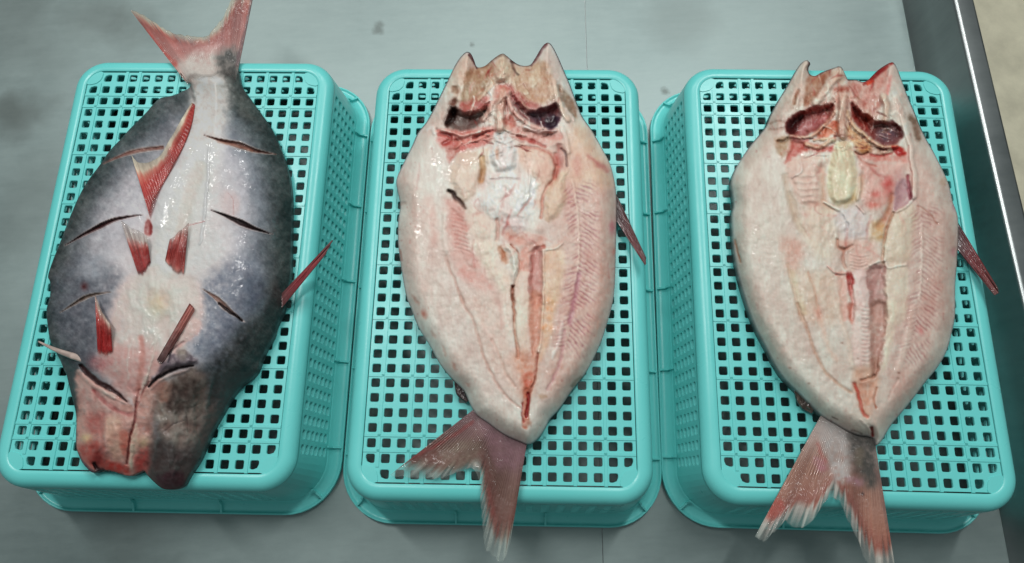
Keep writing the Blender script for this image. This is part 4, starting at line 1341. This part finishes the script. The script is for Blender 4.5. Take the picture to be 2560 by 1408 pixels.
    p.wet([(1190, 620), (1200, 650)], 30, 0.5)
    p.wet([(1330, 625), (1350, 630)], 26, 0.7)
    p.wet([(1375, 760), (1380, 830)], 26, 0.5)
    p.wet([(1318, 1000), (1315, 1060)], 14, 0.7)
    strands(p, 1256, 5)
    p.t(980, 100)
    p.poly([(1040, 935), (1140, 925), (1200, 1010), (1245, 1100), (1250, 1240), (1200, 1310), (1060, 1330), (985, 1240), (975, 1120), (1020, 1040)], (222, 213, 208), 0.9, 9, 0.6)
    p.poly([(1035, 1100), (1065, 1080), (1075, 1170), (1045, 1200)], (198, 168, 152), 0.8, 8, -1)
    p.line([(1110, 560), (1085, 660), (1080, 780), (1078, 900)], 16, (212, 180, 166), 0.7, 9, 3)
    p.poly([(1060, 200), (1130, 180), (1180, 280), (1170, 390), (1060, 420), (1000, 390), (1020, 300)], (210, 192, 172), 0.75, 12, 2)
    p.poly([(560, 690), (650, 700), (640, 800), (570, 860), (532, 830)], (58, 36, 32), 0.8, 10, -2)
    p.poly([(1540, 790), (1660, 770), (1640, 860), (1560, 892)], (60, 48, 62), 0.8, 10, -1)
    p.line([(900, 1180), (912, 1300), (892, 1420)], 11, (190, 156, 122), 0.6, 10, -1.5)
    p.line([(1000, 1395), (1130, 1385), (1260, 1390)], 4, (190, 178, 174), 0.7, 5, -0.8)
    finish_flesh(p, d, 1255, 300)


def z23(x, y, d):
    return 0.009 + 0.015 * (1 - (1 - np.clip(d / 46, 0, 1)) ** 2) + 0.006 * (1 - (1 - np.clip(d / 240, 0, 1)) ** 2)


b2, za2 = slab('body', f2, OUT2, 2.5, ZB, z23, paint2, M_FLESH, (211, 201, 192))
TAIL2 = [(0, (128, 96, 100)), (0.25, (124, 95, 94)), (0.5, (110, 82, 74)), (0.70, (108, 66, 58)), (0.80, (122, 106, 96)), (0.88, (150, 160, 154)), (1.05, (158, 172, 166))]


def ptail2(p):
    p.t(960, 1050)
    p.poly([(980, 20), (1200, 140), (1430, 250), (1400, 430), (1220, 520), (1090, 430), (1040, 250)], (132, 98, 106), 0.65, 26)
    p.line([(880, 20), (700, 150), (430, 300), (200, 420)], 9, (140, 56, 56), 0.55, 8)
    p.poly([(560, 330), (800, 200), (960, 260), (900, 420), (640, 480)], (130, 116, 102), 0.6, 24)
    p.poly([(1150, 560), (1250, 500), (1300, 700), (1280, 1000), (1180, 1100), (1120, 800)], (112, 84, 76), 0.5, 26)
    p.line([(1040, 700), (1080, 900), (1140, 1150)], 14, (122, 60, 54), 0.55, 12)
    p.line([(980, 560), (960, 480), (900, 440)], 8, (190, 178, 166), 0.5, 8)



fin('tail_fin', f2, [(1186, 1022), (1218, 1042), (1252, 1060), (1290, 1074), (1322, 1078)],
    [(964, 1196), (1010, 1200), (1060, 1201), (1105, 1196), (1146, 1184), (1180, 1172), (1198, 1206), (1201, 1260), (1206, 1310), (1212, 1366), (1236, 1404), (1258, 1412), (1274, 1366)], ZB + .0065, ZB + .005, TAIL2, 50, 280, 66, None, 0.08, 0.72, 0.12, 0, seed=12, paint=ptail2)
DK = [(0, (52, 40, 42)), (0.3, (84, 48, 50)), (0.7, (104, 52, 54)), (1.05, (92, 62, 62))]
fin('dorsal_fin', f2, [(1534, 470), (1536, 505), (1536, 545)], [(1619, 652), (1620, 662), (1616, 668)], ZB + .006, ZB + .014, DK, 5, 40, 40, None, 0.10, 0.96, 0.8, 0, seed=13)
fin('adipose_fin', f2, [(1136, 940), (1150, 960), (1172, 1002)], [(1136, 962), (1142, 988), (1164, 1006)], ZB + .006, ZB + .004, [(0, (48, 38, 40)), (0.6, (66, 48, 48)), (1.05, (52, 44, 46))], 5, 30, 14, None, 0.04, 2, 1, 0, seed=14, thick=0.002)

# =================================================================== fish 3
f3 = empty('butterflied_fish', on_basket(2110, 620))
tag(f3, 'opened pale fish, flesh up, on the basket by the steel lip, grey patch above tail', 'fish', 'fish laid out on upturned baskets')
OUT3 = [(1828, 455), (1840, 420), (1870, 372), (1900, 335), (1917, 312), (1925, 290), (1945, 252), (1965, 220), (1985, 185), (1997, 165), (2007, 155), (2017, 151), (2026, 159), (2021, 172), (2024, 185), (2037, 190), (2052, 182), (2070, 175), (2087, 169), (2097, 166), (2105, 170), (2115, 190), (2122, 200), (2140, 200), (2157, 205), (2170, 200), (2190, 180), (2210, 165), (2230, 156), (2240, 165), (2252, 195), (2267, 235), (2285, 277), (2300, 315), (2317, 350), (2335, 382), (2355, 422), (2372, 462), (2382, 505), (2394, 540), (2396, 590), (2393, 640), (2392, 665), (2388, 715), (2388, 785), (2380, 830), (2367, 877), (2345, 917), (2310, 960), (2280, 1000), (2245, 1042), (2225, 1067), (2206, 1100), (2192, 1113), (2186, 1098), (2172, 1091), (2145, 1087), (2120, 1077), (2090, 1060), (2058, 1041), (2030, 1016), (1995, 980), (1960, 945), (1935, 907), (1915, 867), (1895, 830), (1878, 790), (1862, 742), (1847, 690), (1837, 640), (1832, 590), (1830, 540), (1835, 510), (1831, 480)]


def paint3(p, d):
    common_flesh(p, d)
    p.t(0, 0, 1)
    p.poly([(2250, 400), (2340, 420), (2390, 560), (2385, 740), (2330, 900), (2240, 1020), (2210, 900), (2250, 650)], (202, 174, 164), 0.7, 60)
    p.t(1820, 140)
    p.poly([(810, 200), (930, 180), (1040, 160), (960, 300), (880, 420), (800, 500), (750, 460), (780, 300)], (166, 124, 104), 0.95, 12, -5)
    p.poly([(1230, 260), (1400, 270), (1500, 190), (1620, 110), (1630, 300), (1580, 420), (1500, 520), (1480, 600), (1390, 560), (1290, 480), (1220, 380)], (194, 150, 140), 0.95, 14, -4)
    p.poly([(750, 62), (820, 80), (795, 200), (775, 330), (730, 500), (650, 570), (600, 510), (560, 420), (640, 250)], (210, 192, 180), 0.9, 12, 2)
    p.line([(700, 350), (670, 430), (655, 480)], 9, (150, 112, 92), 0.8, 7, -2.5)
    p.line([(810, 70), (800, 130), (820, 185)], 6, (84, 60, 60), 0.8, 4)
    p.line([(820, 190), (880, 198), (940, 170)], 6, (96, 78, 70), 0.7, 4)
    p.line([(1130, 170), (1050, 250), (960, 360), (870, 470)], 17, (216, 198, 184), 0.95, 9, 4)
    p.poly([(1040, 150), (1130, 130), (1180, 220), (1140, 280), (1060, 260)], (214, 192, 174), 0.85, 12, 3)
    p.poly([(1060, 330), (1150, 290), (1210, 310), (1190, 360), (1100, 370)], (160, 92, 78), 0.85, 10, -1)
    p.line([(1230, 380), (1260, 440), (1300, 510)], 8, (214, 186, 172), 0.7, 7, 2)
    # cavities
    p.poly([(620, 620), (700, 560), (800, 525), (900, 505), (1040, 480), (1070, 560), (1010, 650), (900, 720), (800, 795), (700, 805), (620, 775), (572, 700)], (150, 78, 72), 1, 9, -13)
    p.poly([(580, 690), (640, 620), (760, 590), (740, 680), (660, 780), (610, 770)], (74, 22, 22), 0.9, 14, -2)
    p.poly([(760, 640), (900, 580), (1010, 560), (980, 650), (880, 720), (780, 780), (710, 780)], (176, 122, 122), 0.8, 18)
    p.poly([(1240, 470), (1300, 520), (1400, 580), (1450, 650), (1520, 640), (1600, 660), (1690, 680), (1740, 760), (1740, 830), (1660, 900), (1560, 905), (1470, 850), (1390, 780), (1290, 690), (1245, 600)], (148, 90, 84), 1, 9, -13)
    p.poly([(1240, 480), (1340, 560), (1400, 640), (1390, 740), (1300, 680), (1250, 600)], (140, 58, 52), 0.7, 14, -1)
    p.blob(1400, 610, 60, 50, (180, 120, 98), 0.6)
    p.blob(1590, 790, 120, 100, (112, 92, 100), 0.95, 5, p=1.6)
    p.line([(1440, 500), (1450, 600), (1460, 680), (1430, 760)], 3, (220, 186, 180), 0.8, 2, 2)
    p.line([(1555, 400), (1590, 500), (1570, 640)], 15, (208, 184, 168), 0.95, 8, 5)
    p.line([(1640, 660), (1720, 740), (1730, 810)], 9, (96, 32, 32), 0.8, 7, -3)
    p.line([(1480, 460), (1470, 500)], 5, (230, 216, 208), 0.8, 3, 1)
    # red cut lip
    p.line([(1360, 275), (1450, 215), (1540, 145), (1635, 75)], 10, (140, 34, 30), 0.95, 5, -1)
    p.line([(1400, 280), (1440, 250)], 7, (200, 66, 40), 0.9, 5)
    p.poly([(1620, 90), (1690, 120), (1740, 260), (1790, 420), (1720, 400), (1640, 260), (1600, 180)], (212, 192, 182), 0.9, 10, 3)
    p.line([(1630, 200), (1610, 300), (1600, 380)], 7, (196, 120, 114), 0.6, 6)
    # centre ridge and arms
    p.line([(1160, 400), (1150, 520), (1140, 640), (1145, 780)], 24, (208, 178, 164), 0.95, 11, 5)
    p.poly([(1080, 400), (1200, 400), (1220, 520), (1170, 560), (1080, 520)], (204, 160, 148), 0.8, 10, 2)
    p.line([(1195, 560), (1250, 690), (1350, 780), (1450, 860), (1560, 915), (1690, 905)], 8, (216, 190, 164), 0.95, 5, 4)
    p.line([(1070, 560), (970, 680), (870, 780), (750, 815), (620, 800)], 7, (218, 182, 162), 0.95, 5, 4)
    p.poly([(930, 740), (1080, 640), (1095, 760), (1000, 805), (890, 800)], (190, 106, 80), 0.9, 9, -1)
    p.blob(985, 790, 16, 14, (240, 150, 130), 0.9)
    p.poly([(1200, 690), (1260, 750), (1400, 870), (1430, 940), (1340, 970), (1270, 910), (1200, 810)], (204, 172, 136), 0.9, 12, 1)
    p.blob(1360, 925, 60, 55, (200, 148, 106), 0.9, 3)
    p.line([(1270, 960), (1330, 990), (1400, 970)], 5, (130, 80, 62), 0.7, 4, -2)
    p.poly([(1460, 860), (1560, 920), (1660, 940), (1640, 990), (1480, 980), (1420, 940)], (212, 188, 170), 0.8, 12, 1)
    # gill bands
    p.poly([(620, 825), (740, 835), (860, 890), (1020, 900), (1050, 950), (900, 955), (750, 960), (590, 1060), (575, 1040), (610, 930)], (188, 112, 102), 0.95, 10, -2)
    p.line([(780, 880), (900, 910), (1010, 860), (1060, 830)], 9, (216, 186, 162), 0.9, 6, 3)
    p.line([(860, 840), (960, 830), (1040, 825)], 5, (222, 192, 164), 0.8, 4, 2)
    p.line([(620, 820), (720, 850), (800, 840)], 9, (196, 132, 128), 0.8, 6, 1)
    p.poly([(1020, 900), (1060, 890), (1040, 960), (1000, 960)], (170, 60, 58), 0.7, 8)
    p.poly([(480, 830), (560, 800), (620, 830), (600, 960), (540, 1010), (490, 960)], (170, 138, 112), 0.75, 12, -2)
    p.line([(500, 850), (560, 860), (590, 820)], 6, (120, 92, 72), 0.7, 5, -2)
    p.poly([(1280, 980), (1420, 985), (1640, 990), (1780, 980), (1790, 1060), (1650, 1060), (1450, 1050), (1300, 1015)], (204, 148, 138), 0.9, 10, -1)
    p.poly([(1650, 905), (1720, 900), (1775, 950), (1770, 990), (1700, 985), (1650, 945)], (164, 34, 24), 0.95, 7, 1)
    p.line([(1420, 985), (1530, 1000), (1640, 970)], 6, (170, 84, 78), 0.7, 5, -1.5)
    # white brain
    p.poly([(1080, 870), (1190, 850), (1250, 960), (1270, 1100), (1290, 1260), (1260, 1420), (1160, 1490), (1060, 1470), (1000, 1350), (1010, 1100), (1050, 980)], (218, 206, 180), 1, 10, 4)
    p.blob(1110, 1050, 50, 160, (224, 216, 196), 0.7, 1)
    p.line([(940, 1120), (950, 1300), (965, 1480), (1060, 1540)], 14, (186, 130, 104), 0.6, 16, -2)
    p.poly([(1220, 1400), (1280, 1340), (1290, 1440), (1190, 1530), (1090, 1530), (1100, 1490)], (190, 164, 126), 0.8, 12, -1)
    p.line([(1345, 1200), (1350, 1300), (1335, 1400)], 11, (194, 150, 124), 0.5, 14, -1.2)
    # chest plates
    p.poly([(570, 1080), (700, 1010), (900, 985), (1000, 1000), (980, 1100), (925, 1160), (925, 1400), (890, 1500), (720, 1470), (650, 1320), (590, 1200)], (214, 192, 180), 0.9, 12, 2)
    p.line([(760, 1010), (860, 985), (990, 990)], 4, (228, 200, 190), 0.7, 3, 1.5)
    p.line([(720, 1060), (740, 1140), (640, 1220)], 5, (224, 206, 200), 0.6, 5, 1.5)
    for k in range(5):
        p.line([(650 + k * 20, 1200 + k * 62), (780, 1190 + k * 66), (910, 1200 + k * 60)], 8, (222, 204, 192), 0.4, 9, 0.6, (0.3, 0.4), 6)
        p.line([(650 + k * 20, 1230 + k * 62), (780, 1220 + k * 66), (910, 1230 + k * 60)], 6, (196, 160, 150), 0.3, 8, -0.4, (0.3, 0.3), 6)
    p.blob(880, 1500, 70, 40, (204, 128, 112), 0.6)
    p.poly([(1290, 1020), (1450, 1065), (1700, 1070), (1770, 1110), (1700, 1250), (1660, 1450), (1450, 1500), (1340, 1420), (1380, 1250)], (210, 176, 166), 0.9, 14, 1)
    p.line([(1300, 1010), (1400, 1080), (1480, 1100)], 5, (178, 116, 104), 0.6, 5, -1.2)
    p.poly([(1560, 1230), (1640, 1230), (1660, 1400), (1570, 1380)], (192, 112, 106), 0.7, 18)
    p.blob(1450, 1490, 70, 45, (196, 112, 100), 0.7)
    p.blob(1720, 1250, 60, 110, (204, 160, 160), 0.6)
    p.line([(1690, 420), (1730, 560), (1780, 740), (1820, 900), (1835, 1050), (1862, 1200), (1862, 1400)], 14, (220, 203, 192), 0.9, 8, 3, (1, 1), 2)
    p.line([(1800, 900), (1815, 1050), (1840, 1200), (1835, 1350)], 4, (190, 140, 132), 0.6, 3, -1)
    p.poly([(1800, 590), (1870, 620), (1910, 720), (1935, 830), (1895, 850), (1850, 720)], (138, 114, 98), 0.85, 8, -2)
    p.poly([(1680, 1080), (1780, 1060), (1770, 1100), (1690, 1110)], (222, 190, 180), 0.7, 6, 2)
    p.poly([(390, 700), (420, 640), (560, 480), (590, 520), (570, 660), (540, 760), (460, 780)], (204, 184, 174), 0.8, 10, 1)
    p.line([(420, 680), (500, 650), (560, 660)], 6, (160, 134, 122), 0.6, 5, -1)
    p.line([(400, 740), (480, 740), (560, 720)], 5, (170, 140, 128), 0.5, 4, -1)
    p.poly([(2120, 1240), (2190, 1200), (2210, 1280), (2150, 1310)], (196, 174, 158), 0.7, 10, 1)
    # middle
    p.t(1820, 440)
    p.line([(570, 0), (590, 120), (640, 260), (690, 450), (770, 580)], 10, (184, 156, 136), 0.5, 14, -1.5)
    p.line([(620, 200), (680, 380), (740, 520)], 20, (200, 184, 166), 0.6, 16, -0.8)
    p.poly([(520, 640), (640, 620), (760, 680), (740, 860), (700, 960), (600, 960), (560, 800)], (206, 168, 154), 0.75, 26, -0.6)
    p.poly([(800, 300), (1000, 290), (1080, 420), (1080, 640), (1040, 820), (900, 820), (780, 660), (740, 420)], (214, 200, 184), 0.8, 30, 1)
    p.blob(780, 385, 40, 30, (190, 150, 138), 0.6)
    p.poly([(1090, 320), (1290, 300), (1400, 400), (1420, 560), (1340, 620), (1180, 620), (1090, 520)], (212, 206, 204), 0.9, 24, 2)
    p.line([(960, 260), (1040, 310), (1110, 340)], 5, (228, 218, 206), 0.8, 4, 2)
    p.line([(1290, 290), (1330, 330), (1360, 370)], 5, (228, 210, 200), 0.7, 4, 2)
    p.line([(1150, 400), (1200, 490), (1170, 560)], 5, (178, 176, 178), 0.5, 6, -1)
    p.line([(1320, 20), (1320, 120), (1300, 230)], 8, (218, 200, 178), 0.7, 7, 2)
    p.line([(1640, 200), (1610, 340), (1560, 440), (1500, 500)], 15, (178, 120, 96), 0.75, 12, -2)
    p.poly([(1440, 470), (1560, 460), (1580, 540), (1550, 640), (1430, 640)], (196, 160, 122), 0.8, 16, -0.5)
    p.poly([(1680, 100), (1760, 20), (1830, 150), (1850, 230), (1780, 310), (1680, 350), (1655, 280)], (182, 150, 154), 0.9, 9, -3)
    p.line([(1800, 0), (1812, 130), (1832, 240)], 7, (138, 62, 72), 0.8, 6, -2)
    p.line([(1850, 230), (1780, 310), (1690, 360)], 6, (224, 212, 204), 0.8, 4, 2)
    p.blob(1600, 80, 60, 50, (186, 92, 86), 0.7)
    p.blob(1480, 180, 60, 40, (196, 112, 104), 0.7)
    p.poly([(1650, 380), (1760, 320), (1860, 290), (1880, 420), (1840, 640), (1800, 860), (1600, 880), (1550, 780), (1580, 560)], (210, 194, 176), 0.85, 16, 2)
    p.line([(1650, 370), (1590, 510), (1555, 680), (1540, 850)], 6, (162, 116, 92), 0.7, 5, -3)
    p.blob(1170, 690, 80, 45, (204, 160, 146), 0.8, 2)
    p.line([(1090, 640), (1100, 710), (1170, 735), (1240, 700)], 6, (166, 116, 98), 0.7, 6, -2)
    p.line([(1165, 740), (1150, 830), (1175, 920)], 7, (176, 128, 112), 0.7, 6, -1.5)
    p.poly([(1240, 640), (1420, 640), (1520, 720), (1530, 850), (1400, 900), (1380, 960), (1190, 960), (1200, 800)], (212, 186, 174), 0.8, 20, 0.5)
    for k in range(5):
        p.line([(1230, 780 + k * 34), (1320, 800 + k * 34), (1400, 790 + k * 30)], 4, (226, 200, 192), 0.5, 4, 0.7)
    p.line([(990, 900), (1060, 960), (1180, 975)], 4, (216, 172, 164), 0.8, 4, 1.5)
    p.line([(1080, 985), (1130, 985)], 5, (160, 58, 56), 0.8, 4, -1)
    p.poly([(1100, 990), (1170, 985), (1185, 1200), (1190, 1430), (1120, 1430)], (212, 176, 164), 0.9, 9, -1)
    p.poly([(1185, 970), (1250, 970), (1260, 1080), (1220, 1180), (1190, 1120)], (162, 66, 62), 0.85, 8, -3)
    p.line([(1225, 1100), (1245, 1260), (1240, 1430)], 9, (190, 120, 112), 0.8, 8, -2)
    p.poly([(1255, 960), (1385, 950), (1410, 1200), (1420, 1430), (1280, 1430), (1270, 1150)], (220, 200, 194), 0.95, 7, 1.5)
    p.poly([(1390, 950), (1540, 880), (1585, 960), (1590, 1430), (1420, 1430), (1410, 1200)], (180, 142, 136), 0.95, 7, -4)
    p.line([(1420, 900), (1500, 860), (1560, 845)], 5, (224, 210, 200), 0.8, 4, 2)
    p.blob(1560, 870, 24, 24, (120, 82, 68), 0.8, -2)
    p.poly([(1590, 920), (1760, 890), (1800, 1000), (1760, 1430), (1595, 1430)], (214, 200, 184), 0.9, 12, 1)
    p.line([(1560, 830), (1600, 915), (1680, 905), (1780, 888)], 5, (228, 216, 204), 0.8, 4, 1.5)
    p.herring([(1900, 280), (1935, 480), (1940, 760), (1935, 980), (1915, 1200), (1885, 1420), (1830, 1660), (1740, 1900)], 34, 68, 11.5, 0.66, (168, 126, 124), 0.5, -0.35)
    p.line([(1935, 480), (1940, 760), (1935, 980), (1910, 1240)], 5, (222, 204, 192), 0.5, 5, 0.7)
    p.line([(1900, 300), (1960, 330), (2040, 400), (2100, 480)], 4, (166, 124, 112), 0.6, 4, -1)
    p.blob(2250, 760, 24, 40, (200, 130, 138), 0.6)
    p.blob(2255, 310, 18, 40, (170, 110, 122), 0.5)
    p.line([(600, 880), (640, 1060), (700, 1300), (740, 1440)], 7, (188, 154, 134), 0.55, 8, -1.1)
    p.poly([(640, 960), (800, 960), (1060, 980), (1100, 1430), (740, 1430)], (210, 188, 170), 0.6, 30)
    p.line([(800, 960), (860, 1120), (900, 1300), (920, 1430)], 6, (196, 160, 140), 0.6, 6, -0.8)
    p.line([(70, 640), (100, 760), (130, 860)], 5, (176, 132, 110), 0.7, 4, -1)
    p.line([(640, 960), (690, 1140), (760, 1380)], 12, (206, 184, 150), 0.4, 12)
    # lower
    p.t(1820, 760)
    p.line([(700, 0), (740, 120), (810, 300), (880, 500), (970, 680), (1100, 800), (1230, 890)], 7, (188, 154, 134), 0.6, 8, -1.1)
    p.line([(870, 60), (930, 200), (1000, 420), (1080, 560)], 12, (214, 182, 166), 0.5, 12, 0.4)
    p.blob(920, 90, 40, 60, (206, 150, 136), 0.5)
    p.line([(1090, 0), (1140, 180), (1210, 420), (1240, 620)], 12, (220, 206, 192), 0.6, 10, 1)
    p.poly([(1190, 0), (1280, 0), (1270, 120), (1240, 200), (1205, 120)], (192, 122, 108), 0.8, 9, -2)
    p.poly([(1270, 0), (1420, 0), (1420, 300), (1420, 560), (1330, 640), (1260, 560), (1240, 240)], (218, 198, 190), 0.9, 9, 1)
    for k in range(14):
        p.line([(1340, 30 + k * 42), (1380, 36 + k * 42), (1412, 30 + k * 42)], 3, (196, 160, 154), 0.5, 3, -0.7)
    p.poly([(1425, 0), (1590, 0), (1580, 300), (1540, 560), (1500, 700), (1430, 740), (1420, 400)], (182, 144, 134), 0.95, 8, -4)
    p.poly([(1430, 560), (1530, 560), (1500, 700), (1430, 750)], (158, 116, 100), 0.6, 16, -1)  # trough end shadow painted in as darker flesh and a dark line
    p.line([(1330, 760), (1420, 745), (1470, 715)], 5, (112, 76, 62), 0.8, 4, -2.5)
    p.poly([(1250, 780), (1350, 765), (1440, 760), (1500, 720), (1500, 850), (1460, 1000), (1410, 1135), (1340, 1090), (1300, 950)], (204, 162, 142), 0.8, 18, -2)
    p.poly([(1270, 640), (1420, 620), (1440, 750), (1330, 780), (1250, 740)], (202, 168, 148), 0.7, 14, -1)
    p.line([(1265, 800), (1310, 930), (1345, 1080), (1390, 1130)], 8, (178, 86, 72), 0.85, 7, -2)
    p.line([(1490, 840), (1460, 960), (1480, 1040)], 5, (170, 116, 96), 0.7, 4, -1)
    p.poly([(1590, 0), (1680, 0), (1660, 300), (1600, 560), (1530, 700), (1570, 400)], (218, 204, 186), 0.8, 12, 1)
    p.line([(1435, 1240), (1440, 1320)], 8, (126, 52, 48), 0.9, 5, -3)
    p.line([(1330, 1160), (1400, 1230), (1420, 1310)], 5, (224, 206, 196), 0.5, 4, 0.8)
    p.line([(1900, 240), (1940, 300)], 12, (200, 140, 136), 0.6, 10)
    p.line([(1860, 40), (1820, 220), (1770, 430), (1700, 660)], 14, (222, 206, 194), 0.45, 10, 0.8)
    p.line([(1700, 760), (1640, 860), (1600, 960)], 4, (200, 160, 150), 0.5, 4, -0.6)
    for (a, b) in ((810, 795), (1140, 390), (1300, 545), (620, 640), (1700, 740), (1710, 690)):
        p.blob(a, b, 14, 10, (150, 120, 108), 0.7)
    p.line([(1040, 1130), (1090, 1155)], 4, (120, 104, 98), 0.7, 3)
    p.line([(1240, 1260), (1340, 1300)], 4, (140, 128, 122), 0.7, 3)
    p.t(0, 0, 1)
    p.wet([(2000, 330), (2060, 300)], 30, 0.8)
    p.wet([(2190, 260), (2200, 330)], 36, 0.8)
    p.wet([(2230, 340)], 40, 0.9)
    p.wet([(2110, 360), (2110, 480)], 40, 0.4)
    p.wet([(1990, 380), (2060, 370)], 24, 0.6)
    p.wet([(2260, 480), (2270, 510)], 26, 0.8)
    p.wet([(2240, 380)], 24, 0.8)
    p.wet([(1885, 540), (1890, 580)], 14, 0.5)
    strands(p, 2116, 9)
    p.t(1820, 140)
    p.poly([(1085, 870), (1185, 855), (1240, 960), (1262, 1100), (1280, 1250), (1250, 1400), (1150, 1470), (1060, 1450), (1005, 1340), (1015, 1100), (1055, 980)], (217, 205, 180), 0.9, 9, 0.6)
    p.poly([(585, 690), (640, 625), (740, 600), (720, 680), (655, 775), (610, 765)], (72, 24, 24), 0.8, 12, -2)
    p.line([(1155, 420), (1148, 540), (1140, 660), (1145, 800)], 17, (208, 180, 164), 0.7, 9, 3)
    finish_flesh(p, d, 2112, 330)
    p.c = p.c * np.array([0.985, 0.985, 0.98])


b3, za3 = slab('body', f3, OUT3, 2.5, ZB, z23, paint3, M_FLESH, (208, 199, 189))
TAIL3 = [(0, (150, 142, 138)), (0.22, (180, 160, 152)), (0.42, (152, 116, 103)), (0.66, (146, 100, 84)), (0.79, (142, 86, 74)), (0.86, (176, 170, 162)), (1.05, (172, 190, 184))]


def ptail3(p):
    p.t(1820, 1050)
    p.poly([(960, 0), (1240, 100), (1240, 450), (1210, 600), (1060, 610), (1000, 420), (920, 200)], (170, 163, 160), 0.85, 24)
    p.poly([(1220, 80), (1470, 100), (1480, 420), (1530, 600), (1420, 690), (1330, 570), (1250, 430)], (72, 70, 66), 0.88, 24)
    p.poly([(1280, 280), (1360, 300), (1340, 460), (1270, 440)], (120, 108, 92), 0.6, 14)
    p.line([(900, 240), (930, 340), (980, 420)], 10, (168, 92, 86), 0.5, 9)
    p.poly([(860, 380), (960, 400), (1000, 500), (900, 520)], (176, 122, 132), 0.7, 14)
    p.line([(560, 540), (440, 740), (340, 940)], 11, (152, 60, 58), 0.6, 9)
    p.poly([(380, 860), (480, 780), (560, 860), (500, 960), (380, 990)], (164, 66, 56), 0.7, 18)
    p.poly([(1180, 580), (1330, 580), (1350, 660), (1220, 640)], (162, 126, 138), 0.6, 14)
    p.blob(1345, 740, 16, 16, (60, 44, 46), 0.9)
    p.line([(1480, 500), (1530, 700), (1600, 1100)], 10, (120, 92, 86), 0.6, 9)


def tail3():
    o = fin('tail_fin', f3, [(2064, 1018), (2090, 1034), (2122, 1046), (2152, 1054), (2180, 1060)],
            [(1880, 1356), (1898, 1362), (1930, 1340), (1962, 1312), (1995, 1322), (2030, 1302), (2058, 1264), (2076, 1244), (2100, 1256), (2122, 1306), (2140, 1350), (2165, 1406), (2200, 1440), (2242, 1444)], ZB + .0065, ZB + .005, TAIL3, 50, 280, 66, None, 0.09, 0.80, 0.12, 0, seed=15, paint=ptail3)
    return o


t3 = tail3()
fin('dorsal_fin', f3, [(2390, 548), (2394, 580), (2393, 622)], [(2496, 722), (2499, 736), (2492, 744)], ZB + .006, ZB + .012, [(0, (60, 40, 42)), (0.3, (110, 48, 52)), (0.7, (120, 62, 62)), (1.05, (110, 74, 72))], 5, 40, 40, None, 0.10, 0.96, 0.8, 0, seed=16)
fin('adipose_fin', f3, [(1986, 970), (2004, 990), (2036, 1022)], [(1990, 996), (2004, 1020), (2030, 1034)], ZB + .006, ZB + .004, [(0, (70, 60, 54)), (0.6, (98, 84, 74)), (1.05, (76, 66, 60))], 5, 30, 14, None, 0.04, 2, 1, 0, seed=17, thick=0.002)
